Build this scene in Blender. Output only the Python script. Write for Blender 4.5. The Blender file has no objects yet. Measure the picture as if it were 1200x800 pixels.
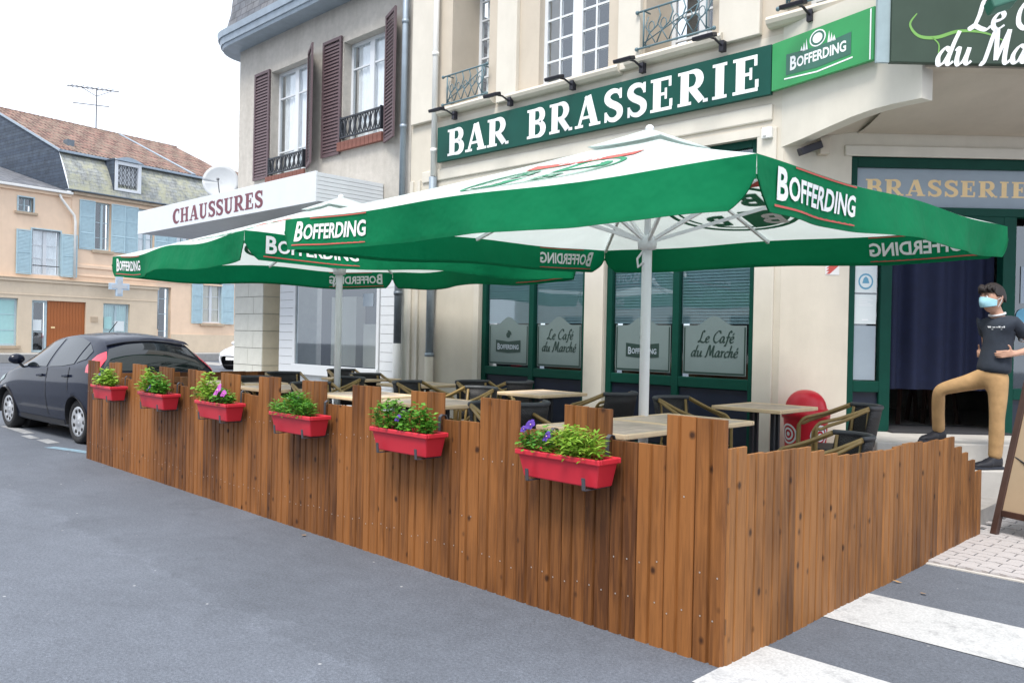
import bpy, math, random
from mathutils import Matrix, Vector
random.seed(7)
sc = bpy.context.scene
R = math.radians
# ------------------------------------------------------------------ camera, sky, sun, exposure
CAM = Vector((1.966, -3.42, 1.5))
YAW, PITCH, ROLL = 0.7779, 0.0036, 0.0212
FWD = Vector((-math.sin(YAW), math.cos(YAW), 0)); RGT = Vector((FWD.y, -FWD.x, 0)); UPV = Vector((0, 0, 1))
_fw = FWD*math.cos(PITCH) - UPV*math.sin(PITCH); _cu = FWD*math.sin(PITCH) + UPV*math.cos(PITCH)
_rr = RGT*math.cos(ROLL) + _cu*math.sin(ROLL); _u2 = _cu*math.cos(ROLL) - RGT*math.sin(ROLL)
cam = bpy.data.objects.new('camera', bpy.data.cameras.new('camera')); sc.collection.objects.link(cam)
cam.matrix_world = Matrix(((_rr.x, _u2.x, -_fw.x, CAM.x), (_rr.y, _u2.y, -_fw.y, CAM.y), (_rr.z, _u2.z, -_fw.z, CAM.z), (0, 0, 0, 1)))
cam.data.sensor_width = 36; cam.data.lens = 971.7/1200*36; cam.data.clip_end = 600; cam.data.clip_start = 0.05
sc.camera = cam
SUN_EL, SUN_AZ = R(60), R(158)      # azimuth measured clockwise from +Y
world = bpy.data.worlds.new('World'); sc.world = world; world.use_nodes = True
wn = world.node_tree; wn.nodes.clear()
wo = wn.nodes.new('ShaderNodeOutputWorld'); wb = wn.nodes.new('ShaderNodeBackground')
sky = wn.nodes.new('ShaderNodeTexSky'); sky.sky_type = 'NISHITA'; sky.sun_disc = False
sky.sun_elevation = SUN_EL; sky.sun_rotation = SUN_AZ; sky.air_density = 1.0; sky.dust_density = 3.0
mixw = wn.nodes.new('ShaderNodeMix'); mixw.data_type = 'RGBA'; mixw.inputs[0].default_value = 0.82
mixw.inputs[7].default_value = (8.6, 9.2, 10.2, 1)      # even bright cloud cover over the sky
wn.links.new(sky.outputs[0], mixw.inputs[6]); wn.links.new(mixw.outputs[2], wb.inputs[0])
wb.inputs[1].default_value = 0.10; wn.links.new(wb.outputs[0], wo.inputs[0])
sl = bpy.data.lights.new('sun', 'SUN'); sl.energy = 2.2; sl.angle = R(20); sl.color = (1.0, 0.95, 0.88)
sun = bpy.data.objects.new('sun', sl); sc.collection.objects.link(sun)
sd = Vector((math.sin(SUN_AZ)*math.cos(SUN_EL), math.cos(SUN_AZ)*math.cos(SUN_EL), math.sin(SUN_EL)))
sun.rotation_euler = sd.to_track_quat('Z', 'Y').to_euler()
vs = sc.view_settings; vs.view_transform = 'Standard'; vs.look = 'None'; vs.exposure = 0.95; vs.gamma = 1.0; vs.use_curve_mapping = False
sc.cycles.max_bounces = 6; sc.cycles.transparent_max_bounces = 12; sc.cycles.caustics_reflective = False; sc.cycles.caustics_refractive = False

# ------------------------------------------------------------------ helpers
COL = sc.collection
WM = {}                                             # world matrix of every parent, kept by hand
def at(lat, D, z=0):                                # point at a lateral offset and a depth in front of the camera's stand
    p = Vector((CAM.x, CAM.y, 0)) + FWD*D + RGT*lat; p.z = z; return p
def frame(o, xdir):                                 # local axes: x along xdir, y = horizontally to its left, z up
    x = Vector(xdir).normalized(); y = Vector((-x.y, x.x, 0))
    return Matrix(((x.x, y.x, 0, o[0]), (x.y, y.y, 0, o[1]), (0, 0, 1, o[2]), (0, 0, 0, 1)))
IDM = Matrix.Identity(4)
def tag(o, label, cat, group=None, kind=None):
    if label: o['label'] = label
    if cat: o['category'] = cat
    if group: o['group'] = group
    if kind: o['kind'] = kind
    return o
def thing(name, label, cat, M=IDM, group=None):
    o = bpy.data.objects.new(name, None); COL.objects.link(o); o.empty_display_size = .1
    if not isinstance(M, Matrix): M = Matrix.Translation(M)
    o.matrix_world = M; WM[o.name] = M.copy()
    return tag(o, label, cat, group)
class MB:
    def __init__(s, M=None): s.v = []; s.f = []; s.m = []; s.M = M
    def add(s, vs, fs, m=0):
        k = len(s.v); s.v += [Vector(p) for p in vs]; s.f += [tuple(i+k for i in f) for f in fs]; s.m += [m]*len(fs); return s
    def box(s, x0, y0, z0, x1, y1, z1, m=0):
        if x0 > x1: x0, x1 = x1, x0
        if y0 > y1: y0, y1 = y1, y0
        if z0 > z1: z0, z1 = z1, z0
        return s.add([(x0,y0,z0),(x1,y0,z0),(x1,y1,z0),(x0,y1,z0),(x0,y0,z1),(x1,y0,z1),(x1,y1,z1),(x0,y1,z1)],
                     [(0,3,2,1),(4,5,6,7),(0,1,5,4),(1,2,6,5),(2,3,7,6),(3,0,4,7)], m)
    def obox(s, c, ax, ay, az, m=0):                # oriented box from centre and half-axis vectors
        c, ax, ay, az = Vector(c), Vector(ax), Vector(ay), Vector(az)
        vs = [c+ax*i+ay*j+az*k for k in (-1,1) for i, j in ((-1,-1),(1,-1),(1,1),(-1,1))]
        return s.add(vs, [(0,3,2,1),(4,5,6,7),(0,1,5,4),(1,2,6,5),(2,3,7,6),(3,0,4,7)], m)
    def bar(s, a, b, w, t, up=(0,0,1), m=0):        # rectangular bar from a to b, w across, t along 'up'
        a, b = Vector(a), Vector(b); d = (b-a); L = d.length; d.normalize(); u = Vector(up); u = (u-d*u.dot(d))
        if u.length < 1e-5: u = Vector((1,0,0))-d*d.x
        u.normalize(); r = d.cross(u)
        return s.obox((a+b)/2, d*L/2, r*w/2, u*t/2, m)
    def tube(s, pts, r, n=8, m=0, closed=False, cap=True):
        pts = [Vector(p) for p in pts]; N = len(pts); rs = r if isinstance(r, (list, tuple)) else [r]*N
        vs = []; u = None
        for i, p in enumerate(pts):
            if closed: d = pts[(i+1) % N]-pts[i-1]
            else: d = pts[min(i+1, N-1)]-pts[max(i-1, 0)]
            d.normalize()
            if u is None:
                u = Vector((0,0,1)) if abs(d.z) < .9 else Vector((1,0,0))
            u = (u-d*u.dot(d)).normalized(); w = d.cross(u)
            for k in range(n):
                a = 2*math.pi*k/n; vs.append(p+(u*math.cos(a)+w*math.sin(a))*rs[i])
        fs = []
        for i in range(N if closed else N-1):
            j = (i+1) % N
            for k in range(n): fs.append((i*n+k, i*n+(k+1) % n, j*n+(k+1) % n, j*n+k))
        if cap and not closed: fs += [tuple(reversed(range(n))), tuple(range((N-1)*n, N*n))]
        return s.add(vs, fs, m)
    def lathe(s, prof, n=20, c=(0,0,0), m=0):
        vs = []; fs = []; c = Vector(c)
        for r_, z in prof:
            for k in range(n): a = 2*math.pi*k/n; vs.append(c+Vector((r_*math.cos(a), r_*math.sin(a), z)))
        for i in range(len(prof)-1):
            for k in range(n): fs.append((i*n+k, i*n+(k+1) % n, (i+1)*n+(k+1) % n, (i+1)*n+k))
        fs += [tuple(reversed(range(n))), tuple(range((len(prof)-1)*n, len(prof)*n))]
        return s.add(vs, fs, m)
    def prism(s, poly, f0, f1, m=0):                # poly of 2D points; f0, f1 map it to the two faces
        n = len(poly); vs = [f0(*p) for p in poly]+[f1(*p) for p in poly]
        return s.add(vs, [tuple(range(n)), tuple(reversed(range(n, 2*n)))]+[(i, n+i, n+(i+1) % n, (i+1) % n) for i in range(n)], m)
    def grid(s, fn, nu, nv, m=0, flip=False):
        vs = [fn(i/nu, j/nv) for i in range(nu+1) for j in range(nv+1)]
        fs = []
        for i in range(nu):
            for j in range(nv):
                a = i*(nv+1)+j; q = (a, a+nv+1, a+nv+2, a+1); fs.append(tuple(reversed(q)) if flip else q)
        return s.add(vs, fs, m)
    def ball(s, c, r, nu=10, nv=8, m=0):
        c = Vector(c); r = Vector(r) if not isinstance(r, (int, float)) else Vector((r, r, r))
        def fn(u, v):
            a = 2*math.pi*u; b = math.pi*(v-.5); return c+Vector((r.x*math.cos(a)*math.cos(b), r.y*math.sin(a)*math.cos(b), r.z*math.sin(b)))
        return s.grid(fn, nu, nv, m)
    def build(s, name, mats, parent=None, smooth=False, org=None, kind=None, bevel=0, label=None, solid=0, sub=0):
        P = WM[parent.name] if parent is not None else IDM
        vs = s.v if s.M is None else [s.M @ p for p in s.v]
        base = P if org is None else (s.M or IDM) @ Matrix.Translation(org)
        inv = base.inverted(); vs = [inv @ p for p in vs]
        me = bpy.data.meshes.new(name); me.from_pydata(vs, [], s.f)
        for mm in (mats if isinstance(mats, (list, tuple)) else [mats]): me.materials.append(mm)
        me.polygons.foreach_set('material_index', s.m)
        if smooth: me.polygons.foreach_set('use_smooth', [True]*len(s.f))
        me.update()
        o = bpy.data.objects.new(name, me); COL.objects.link(o)
        if parent is not None: o.parent = parent
        o.matrix_basis = P.inverted() @ base
        WM[o.name] = base.copy()
        if kind: o['kind'] = kind
        if label: o['label'] = label
        if solid:
            md = o.modifiers.new('solid', 'SOLIDIFY'); md.thickness = solid; md.offset = 0
        if bevel:
            md = o.modifiers.new('bevel', 'BEVEL'); md.width = bevel; md.segments = 2; md.limit_method = 'ANGLE'; md.angle_limit = R(40)
        if sub:
            md = o.modifiers.new('sub', 'SUBSURF'); md.levels = sub; md.render_levels = sub
        return o
KIDS = {}
def copy_tree(o, M=None, label=None, parent=None):
    c = o.copy(); COL.objects.link(c)
    if parent is not None: c.parent = parent
    if label: c['label'] = label
    if M is not None: c.matrix_basis = M if isinstance(M, Matrix) else Matrix.Translation(M)
    WM[c.name] = (WM[parent.name] @ c.matrix_basis) if parent is not None else c.matrix_basis.copy()
    for ch in list(o.children): copy_tree(ch, None, None, c)
    return c
def place(p, rz=0): return Matrix.Translation(p) @ Matrix.Rotation(rz, 4, 'Z')

# ------------------------------------------------------------------ materials
def mat(name, col, rough=.6, var=.12, scale=6., bump=0., bscale=None, metal=0., spec=.5, stretch=(1,1,1), coat=0., dirt=0.):
    m = bpy.data.materials.new(name); m.use_nodes = True; nt = m.node_tree; b = nt.nodes['Principled BSDF']; L = nt.links.new
    b.inputs['Roughness'].default_value = rough; b.inputs['Metallic'].default_value = metal; b.inputs['Specular IOR Level'].default_value = spec
    if coat: b.inputs['Coat Weight'].default_value = coat; b.inputs['Coat Roughness'].default_value = .06
    tc = nt.nodes.new('ShaderNodeTexCoord'); mp = nt.nodes.new('ShaderNodeMapping'); mp.inputs['Scale'].default_value = stretch
    L(tc.outputs['Object'], mp.inputs['Vector'])
    n = nt.nodes.new('ShaderNodeTexNoise'); n.inputs['Scale'].default_value = scale; n.inputs['Detail'].default_value = 6; n.inputs['Roughness'].default_value = .62
    L(mp.outputs[0], n.inputs['Vector'])
    mr = nt.nodes.new('ShaderNodeMapRange'); mr.inputs[1].default_value = .25; mr.inputs[2].default_value = .75
    mr.inputs[3].default_value = 1-var; mr.inputs[4].default_value = 1+var; L(n.outputs[0], mr.inputs[0])
    mx = nt.nodes.new('ShaderNodeVectorMath'); mx.operation = 'SCALE'; mx.inputs[0].default_value = col[:3]; L(mr.outputs[0], mx.inputs['Scale'])
    out = mx.outputs[0]
    if dirt:                                       # broad weather stains, streaked down
        n2 = nt.nodes.new('ShaderNodeTexNoise'); n2.inputs['Scale'].default_value = 1.3; n2.inputs['Detail'].default_value = 8; n2.inputs['Roughness'].default_value = .7
        mp2 = nt.nodes.new('ShaderNodeMapping'); mp2.inputs['Scale'].default_value = (1.6, 1.6, .45); L(tc.outputs['Object'], mp2.inputs[0]); L(mp2.outputs[0], n2.inputs[0])
        r2 = nt.nodes.new('ShaderNodeMapRange'); r2.inputs[1].default_value = .45; r2.inputs[2].default_value = .75; r2.inputs[3].default_value = 0; r2.inputs[4].default_value = dirt; L(n2.outputs[0], r2.inputs[0])
        m2 = nt.nodes.new('ShaderNodeMix'); m2.data_type = 'RGBA'; L(r2.outputs[0], m2.inputs[0]); L(out, m2.inputs[6]); m2.inputs[7].default_value = (col[0]*.45, col[1]*.42, col[2]*.38, 1)
        out = m2.outputs[2]
    L(out, b.inputs['Base Color'])
    if bump:
        nb = nt.nodes.new('ShaderNodeTexNoise'); nb.inputs['Scale'].default_value = bscale or scale*6; nb.inputs['Detail'].default_value = 4; L(mp.outputs[0], nb.inputs['Vector'])
        bp = nt.nodes.new('ShaderNodeBump'); bp.inputs['Strength'].default_value = bump; bp.inputs['Distance'].default_value = .01; L(nb.outputs[0], bp.inputs['Height']); L(bp.outputs[0], b.inputs['Normal'])
    return m
def wood(name, c0, c1, rough=.62):
    m = bpy.data.materials.new(name); m.use_nodes = True; nt = m.node_tree; b = nt.nodes['Principled BSDF']; L = nt.links.new; N = nt.nodes.new
    tc = N('ShaderNodeTexCoord'); oi = N('ShaderNodeObjectInfo'); ad = N('ShaderNodeVectorMath'); ad.operation = 'ADD'
    cm = N('ShaderNodeCombineXYZ')
    for k, s in enumerate((37., 53., 91.)):
        mm = N('ShaderNodeMath'); mm.operation = 'MULTIPLY'; mm.inputs[1].default_value = s; L(oi.outputs['Random'], mm.inputs[0]); L(mm.outputs[0], cm.inputs[k])
    L(tc.outputs['Object'], ad.inputs[0]); L(cm.outputs[0], ad.inputs[1])
    mp = N('ShaderNodeMapping'); mp.inputs['Scale'].default_value = (1, 1, .06); L(ad.outputs[0], mp.inputs[0])
    g = N('ShaderNodeTexNoise'); g.inputs['Scale'].default_value = 58; g.inputs['Detail'].default_value = 5; g.inputs['Distortion'].default_value = .6; L(mp.outputs[0], g.inputs[0])
    mp3 = N('ShaderNodeMapping'); mp3.inputs['Scale'].default_value = (1, 1, .25); L(ad.outputs[0], mp3.inputs[0])
    g2 = N('ShaderNodeTexNoise'); g2.inputs['Scale'].default_value = 5; g2.inputs['Detail'].default_value = 3; L(mp3.outputs[0], g2.inputs[0])
    am = N('ShaderNodeMath'); am.operation = 'ADD'; L(g.outputs[0], am.inputs[0]); L(g2.outputs[0], am.inputs[1])
    am2 = N('ShaderNodeMath'); am2.operation = 'MULTIPLY_ADD'; am2.inputs[1].default_value = .50; L(oi.outputs['Random'], am2.inputs[0]); L(am.outputs[0], am2.inputs[2])
    mr = N('ShaderNodeMapRange'); mr.inputs[1].default_value = .84; mr.inputs[2].default_value = 1.52; L(am2.outputs[0], mr.inputs[0])
    mx = N('ShaderNodeMix'); mx.data_type = 'RGBA'; L(mr.outputs[0], mx.inputs[0]); mx.inputs[6].default_value = (*c0, 1); mx.inputs[7].default_value = (*c1, 1)
    # knots
    mp2 = N('ShaderNodeMapping'); mp2.inputs['Scale'].default_value = (1, 1, .75); L(ad.outputs[0], mp2.inputs[0])
    v = N('ShaderNodeTexVoronoi'); v.inputs['Scale'].default_value = 7.5; v.inputs['Randomness'].default_value = 1; L(mp2.outputs[0], v.inputs[0])
    kr = N('ShaderNodeMapRange'); kr.inputs[1].default_value = .06; kr.inputs[2].default_value = .15; kr.inputs[3].default_value = .92; kr.inputs[4].default_value = 0; L(v.outputs['Distance'], kr.inputs[0])
    mk = N('ShaderNodeMix'); mk.data_type = 'RGBA'; L(kr.outputs[0], mk.inputs[0]); L(mx.outputs[2], mk.inputs[6]); mk.inputs[7].default_value = (c0[0]*.35, c0[1]*.3, c0[2]*.3, 1)
    L(mk.outputs[2], b.inputs['Base Color']); b.inputs['Roughness'].default_value = rough; b.inputs['Specular IOR Level'].default_value = .35
    bp = N('ShaderNodeBump'); bp.inputs['Strength'].default_value = .25; bp.inputs['Distance'].default_value = .004; L(g.outputs[0], bp.inputs['Height']); L(bp.outputs[0], b.inputs['Normal'])
    return m
def glass(name, tint=(.75, .8, .82), refl=.22):
    m = bpy.data.materials.new(name); m.use_nodes = True; nt = m.node_tree; nt.nodes.clear(); L = nt.links.new; N = nt.nodes.new
    o = N('ShaderNodeOutputMaterial'); mx = N('ShaderNodeMixShader'); t = N('ShaderNodeBsdfTransparent'); g = N('ShaderNodeBsdfGlossy')
    t.inputs[0].default_value = (*tint, 1); g.inputs['Roughness'].default_value = .03; g.inputs[0].default_value = (.85, .9, .95, 1)
    lw = N('ShaderNodeLayerWeight'); lw.inputs[0].default_value = .35
    mr = N('ShaderNodeMapRange'); mr.inputs[3].default_value = refl; mr.inputs[4].default_value = 1; L(lw.outputs['Fresnel'], mr.inputs[0])
    gb = N('ShaderNodeNewGeometry'); iv = N('ShaderNodeMath'); iv.operation = 'SUBTRACT'; iv.inputs[0].default_value = 1; L(gb.outputs['Backfacing'], iv.inputs[1])
    fm = N('ShaderNodeMath'); fm.operation = 'MULTIPLY'; L(mr.outputs[0], fm.inputs[0]); L(iv.outputs[0], fm.inputs[1]); L(fm.outputs[0], mx.inputs[0])
    tm = N('ShaderNodeMix'); tm.data_type = 'RGBA'; L(gb.outputs['Backfacing'], tm.inputs[0]); tm.inputs[6].default_value = (*tint, 1); tm.inputs[7].default_value = (1, 1, 1, 1); L(tm.outputs[2], t.inputs[0])
    L(t.outputs[0], mx.inputs[1]); L(g.outputs[0], mx.inputs[2]); L(mx.outputs[0], o.inputs[0])
    return m
def cloth(name, col, trans=.35, rough=.8):          # thin canvas that lets some light through
    m = bpy.data.materials.new(name); m.use_nodes = True; nt = m.node_tree; L = nt.links.new; N = nt.nodes.new
    o = nt.nodes['Material Output']; b = nt.nodes['Principled BSDF']; b.inputs['Roughness'].default_value = rough; b.inputs['Specular IOR Level'].default_value = .2
    tc = N('ShaderNodeTexCoord'); n = N('ShaderNodeTexNoise'); n.inputs['Scale'].default_value = 2.2; n.inputs['Detail'].default_value = 6; L(tc.outputs['Object'], n.inputs[0])
    mr = N('ShaderNodeMapRange'); mr.inputs[3].default_value = .86; mr.inputs[4].default_value = 1.1; L(n.outputs[0], mr.inputs[0])
    sc_ = N('ShaderNodeVectorMath'); sc_.operation = 'SCALE'; sc_.inputs[0].default_value = col; L(mr.outputs[0], sc_.inputs['Scale']); L(sc_.outputs[0], b.inputs['Base Color'])
    t = N('ShaderNodeBsdfTranslucent'); L(sc_.outputs[0], t.inputs[0]); mx = N('ShaderNodeMixShader'); mx.inputs[0].default_value = trans
    n2 = N('ShaderNodeTexNoise'); n2.inputs['Scale'].default_value = 3.5; n2.inputs['Detail'].default_value = 3; L(tc.outputs['Object'], n2.inputs[0])
    bp = N('ShaderNodeBump'); bp.inputs['Strength'].default_value = .6; bp.inputs['Distance'].default_value = .05; L(n2.outputs[0], bp.inputs['Height']); L(bp.outputs[0], b.inputs['Normal'])
    L(b.outputs[0], mx.inputs[1]); L(t.outputs[0], mx.inputs[2]); L(mx.outputs[0], o.inputs[0]); return m
def brickmat(name, c1, c2, mortar, w, h, gap=.012, rough=.75, bump=.5, plane='xz', moss=None):
    m = bpy.data.materials.new(name); m.use_nodes = True; nt = m.node_tree; b = nt.nodes['Principled BSDF']; L = nt.links.new; N = nt.nodes.new
    tc = N('ShaderNodeTexCoord'); sp = N('ShaderNodeSeparateXYZ'); cb = N('ShaderNodeCombineXYZ'); L(tc.outputs['Object'], sp.inputs[0])
    L(sp.outputs['XYZ'.index(plane[0].upper())], cb.inputs[0]); L(sp.outputs['XYZ'.index(plane[1].upper())], cb.inputs[1])
    br = N('ShaderNodeTexBrick'); L(cb.outputs[0], br.inputs[0]); br.inputs['Scale'].default_value = 1; br.inputs['Brick Width'].default_value = w; br.inputs['Row Height'].default_value = h
    br.inputs['Mortar Size'].default_value = gap; br.inputs['Color1'].default_value = (*c1, 1); br.inputs['Color2'].default_value = (*c2, 1); br.inputs['Mortar'].default_value = (*mortar, 1)
    n = N('ShaderNodeTexNoise'); n.inputs['Scale'].default_value = 2.5; n.inputs['Detail'].default_value = 8; n.inputs['Roughness'].default_value = .7; L(tc.outputs['Object'], n.inputs[0])
    mr = N('ShaderNodeMapRange'); mr.inputs[1].default_value = .3; mr.inputs[2].default_value = .7; mr.inputs[3].default_value = .55; mr.inputs[4].default_value = 1.35; L(n.outputs[0], mr.inputs[0])
    s = N('ShaderNodeVectorMath'); s.operation = 'SCALE'; L(br.outputs[0], s.inputs[0]); L(mr.outputs[0], s.inputs['Scale']); out = s.outputs[0]
    if moss:
        n2 = N('ShaderNodeTexNoise'); n2.inputs['Scale'].default_value = 1.7; n2.inputs['Detail'].default_value = 9; n2.inputs['Roughness'].default_value = .75; L(tc.outputs['Object'], n2.inputs[0])
        r2 = N('ShaderNodeMapRange'); r2.inputs[1].default_value = .44; r2.inputs[2].default_value = .60; r2.inputs[4].default_value = .85; L(n2.outputs[0], r2.inputs[0])
        m2 = N('ShaderNodeMix'); m2.data_type = 'RGBA'; L(r2.outputs[0], m2.inputs[0]); L(out, m2.inputs[6]); m2.inputs[7].default_value = (*moss, 1); out = m2.outputs[2]
    L(out, b.inputs['Base Color']); b.inputs['Roughness'].default_value = rough
    if bump:
        bp = N('ShaderNodeBump'); bp.inputs['Strength'].default_value = bump; bp.inputs['Distance'].default_value = .02; bp.invert = True; L(br.outputs['Fac'], bp.inputs['Height']); L(bp.outputs[0], b.inputs['Normal'])
    return m
def asphalt():
    m = bpy.data.materials.new('asphalt'); m.use_nodes = True; nt = m.node_tree; b = nt.nodes['Principled BSDF']; L = nt.links.new; N = nt.nodes.new
    tc = N('ShaderNodeTexCoord'); pos = tc.outputs['Object']
    def noise(s, d=4, r=.6):
        n = N('ShaderNodeTexNoise'); n.inputs['Scale'].default_value = s; n.inputs['Detail'].default_value = d; n.inputs['Roughness'].default_value = r; L(pos, n.inputs[0]); return n.outputs[0]
    def rng(x, a, bb, c, d):
        q = N('ShaderNodeMapRange'); q.inputs[1].default_value = a; q.inputs[2].default_value = bb; q.inputs[3].default_value = c; q.inputs[4].default_value = d; L(x, q.inputs[0]); return q.outputs[0]
    def mul(x, y, op='MULTIPLY'):
        q = N('ShaderNodeMath'); q.operation = op
        for k, t in enumerate((x, y)):
            if isinstance(t, (int, float)): q.inputs[k].default_value = t
            else: L(t, q.inputs[k])
        return q.outputs[0]
    fine = mul(rng(noise(60, 4, .9), .3, .7, .55, 1.45), rng(noise(220, 2, .7), .3, .7, .7, 1.3)); mid = rng(noise(9, 6, .7), .3, .7, .91, 1.09); big = mul(rng(noise(.55, 7, .65), .3, .7, .82, 1.16), rng(noise(2.3, 8, .75), .56, .72, 1.0, .80))
    sp = N('ShaderNodeSeparateXYZ'); L(pos, sp.inputs[0])
    wob = rng(noise(1.6, 6, .65), .3, .7, -.16, .16)
    edge = mul(mul(sp.outputs[1], 1.26, 'ADD'), wob, 'ADD')                 # the old lane beyond the resurfaced strip
    old = rng(edge, -.12, .10, 1.07, .93)
    rim = rng(edge, -.05, -.01, 0, 1)
    ridge = mul(rim, rng(edge, .0, .035, 1, 0)); ridge = mul(mul(ridge, .12), 1, 'ADD')
    val = mul(mul(mul(mul(fine, mid), big), old), ridge)
    v = N('ShaderNodeTexVoronoi'); v.inputs['Scale'].default_value = 9; L(pos, v.inputs[0])
    spk = rng(v.outputs['Distance'], .05, .10, 1, 0)
    wn_ = N('ShaderNodeTexWhiteNoise'); L(v.outputs['Position'], wn_.inputs[0]); spk = mul(spk, rng(wn_.outputs[0], .84, .98, 0, 1))
    s = N('ShaderNodeVectorMath'); s.operation = 'SCALE'; s.inputs[0].default_value = (.112, .126, .152); L(val, s.inputs['Scale'])
    mx = N('ShaderNodeMix'); mx.data_type = 'RGBA'; L(spk, mx.inputs[0]); L(s.outputs[0], mx.inputs[6]); mx.inputs[7].default_value = (.42, .43, .44, 1)
    L(mx.outputs[2], b.inputs['Base Color']); b.inputs['Roughness'].default_value = .82; b.inputs['Specular IOR Level'].default_value = .35
    bp = N('ShaderNodeBump'); bp.inputs['Strength'].default_value = .5; bp.inputs['Distance'].default_value = .006; L(noise(140, 2), bp.inputs['Height']); L(bp.outputs[0], b.inputs['Normal'])
    return m
def paint_mark(name, col, under=(.15, .155, .165), wear=.5):
    m = bpy.data.materials.new(name); m.use_nodes = True; nt = m.node_tree; b = nt.nodes['Principled BSDF']; L = nt.links.new; N = nt.nodes.new
    tc = N('ShaderNodeTexCoord'); n = N('ShaderNodeTexNoise'); n.inputs['Scale'].default_value = 5; n.inputs['Detail'].default_value = 10; n.inputs['Roughness'].default_value = .8; L(tc.outputs['Object'], n.inputs[0])
    r = N('ShaderNodeMapRange'); r.inputs[1].default_value = .72-wear*.3; r.inputs[2].default_value = .86-wear*.2; r.inputs[3].default_value = 0; r.inputs[4].default_value = .75; L(n.outputs[0], r.inputs[0])
    n2 = N('ShaderNodeTexNoise'); n2.inputs['Scale'].default_value = 90; n2.inputs['Detail'].default_value = 3; L(tc.outputs['Object'], n2.inputs[0])
    r2 = N('ShaderNodeMapRange'); r2.inputs[1].default_value = .3; r2.inputs[2].default_value = .7; r2.inputs[3].default_value = .8; r2.inputs[4].default_value = 1.12; L(n2.outputs[0], r2.inputs[0])
    mx = N('ShaderNodeMix'); mx.data_type = 'RGBA'; L(r.outputs[0], mx.inputs[0]); mx.inputs[6].default_value = (*col, 1); mx.inputs[7].default_value = (*under, 1)
    s = N('ShaderNodeVectorMath'); s.operation = 'SCALE'; L(mx.outputs[2], s.inputs[0]); L(r2.outputs[0], s.inputs['Scale'])
    L(s.outputs[0], b.inputs['Base Color']); b.inputs['Roughness'].default_value = .75; return m
def leafmat(name, c0, c1):
    m = bpy.data.materials.new(name); m.use_nodes = True; nt = m.node_tree; b = nt.nodes['Principled BSDF']; L = nt.links.new; N = nt.nodes.new
    g = N('ShaderNodeNewGeometry'); mx = N('ShaderNodeMix'); mx.data_type = 'RGBA'; L(g.outputs['Random Per Island'], mx.inputs[0]); mx.inputs[6].default_value = (*c0, 1); mx.inputs[7].default_value = (*c1, 1)
    L(mx.outputs[2], b.inputs['Base Color']); b.inputs['Roughness'].default_value = .5
    t = N('ShaderNodeBsdfTranslucent'); L(mx.outputs[2], t.inputs[0]); ms = N('ShaderNodeMixShader'); ms.inputs[0].default_value = .3
    L(b.outputs[0], ms.inputs[1]); L(t.outputs[0], ms.inputs[2]); L(ms.outputs[0], nt.nodes['Material Output'].inputs[0]); return m
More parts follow.
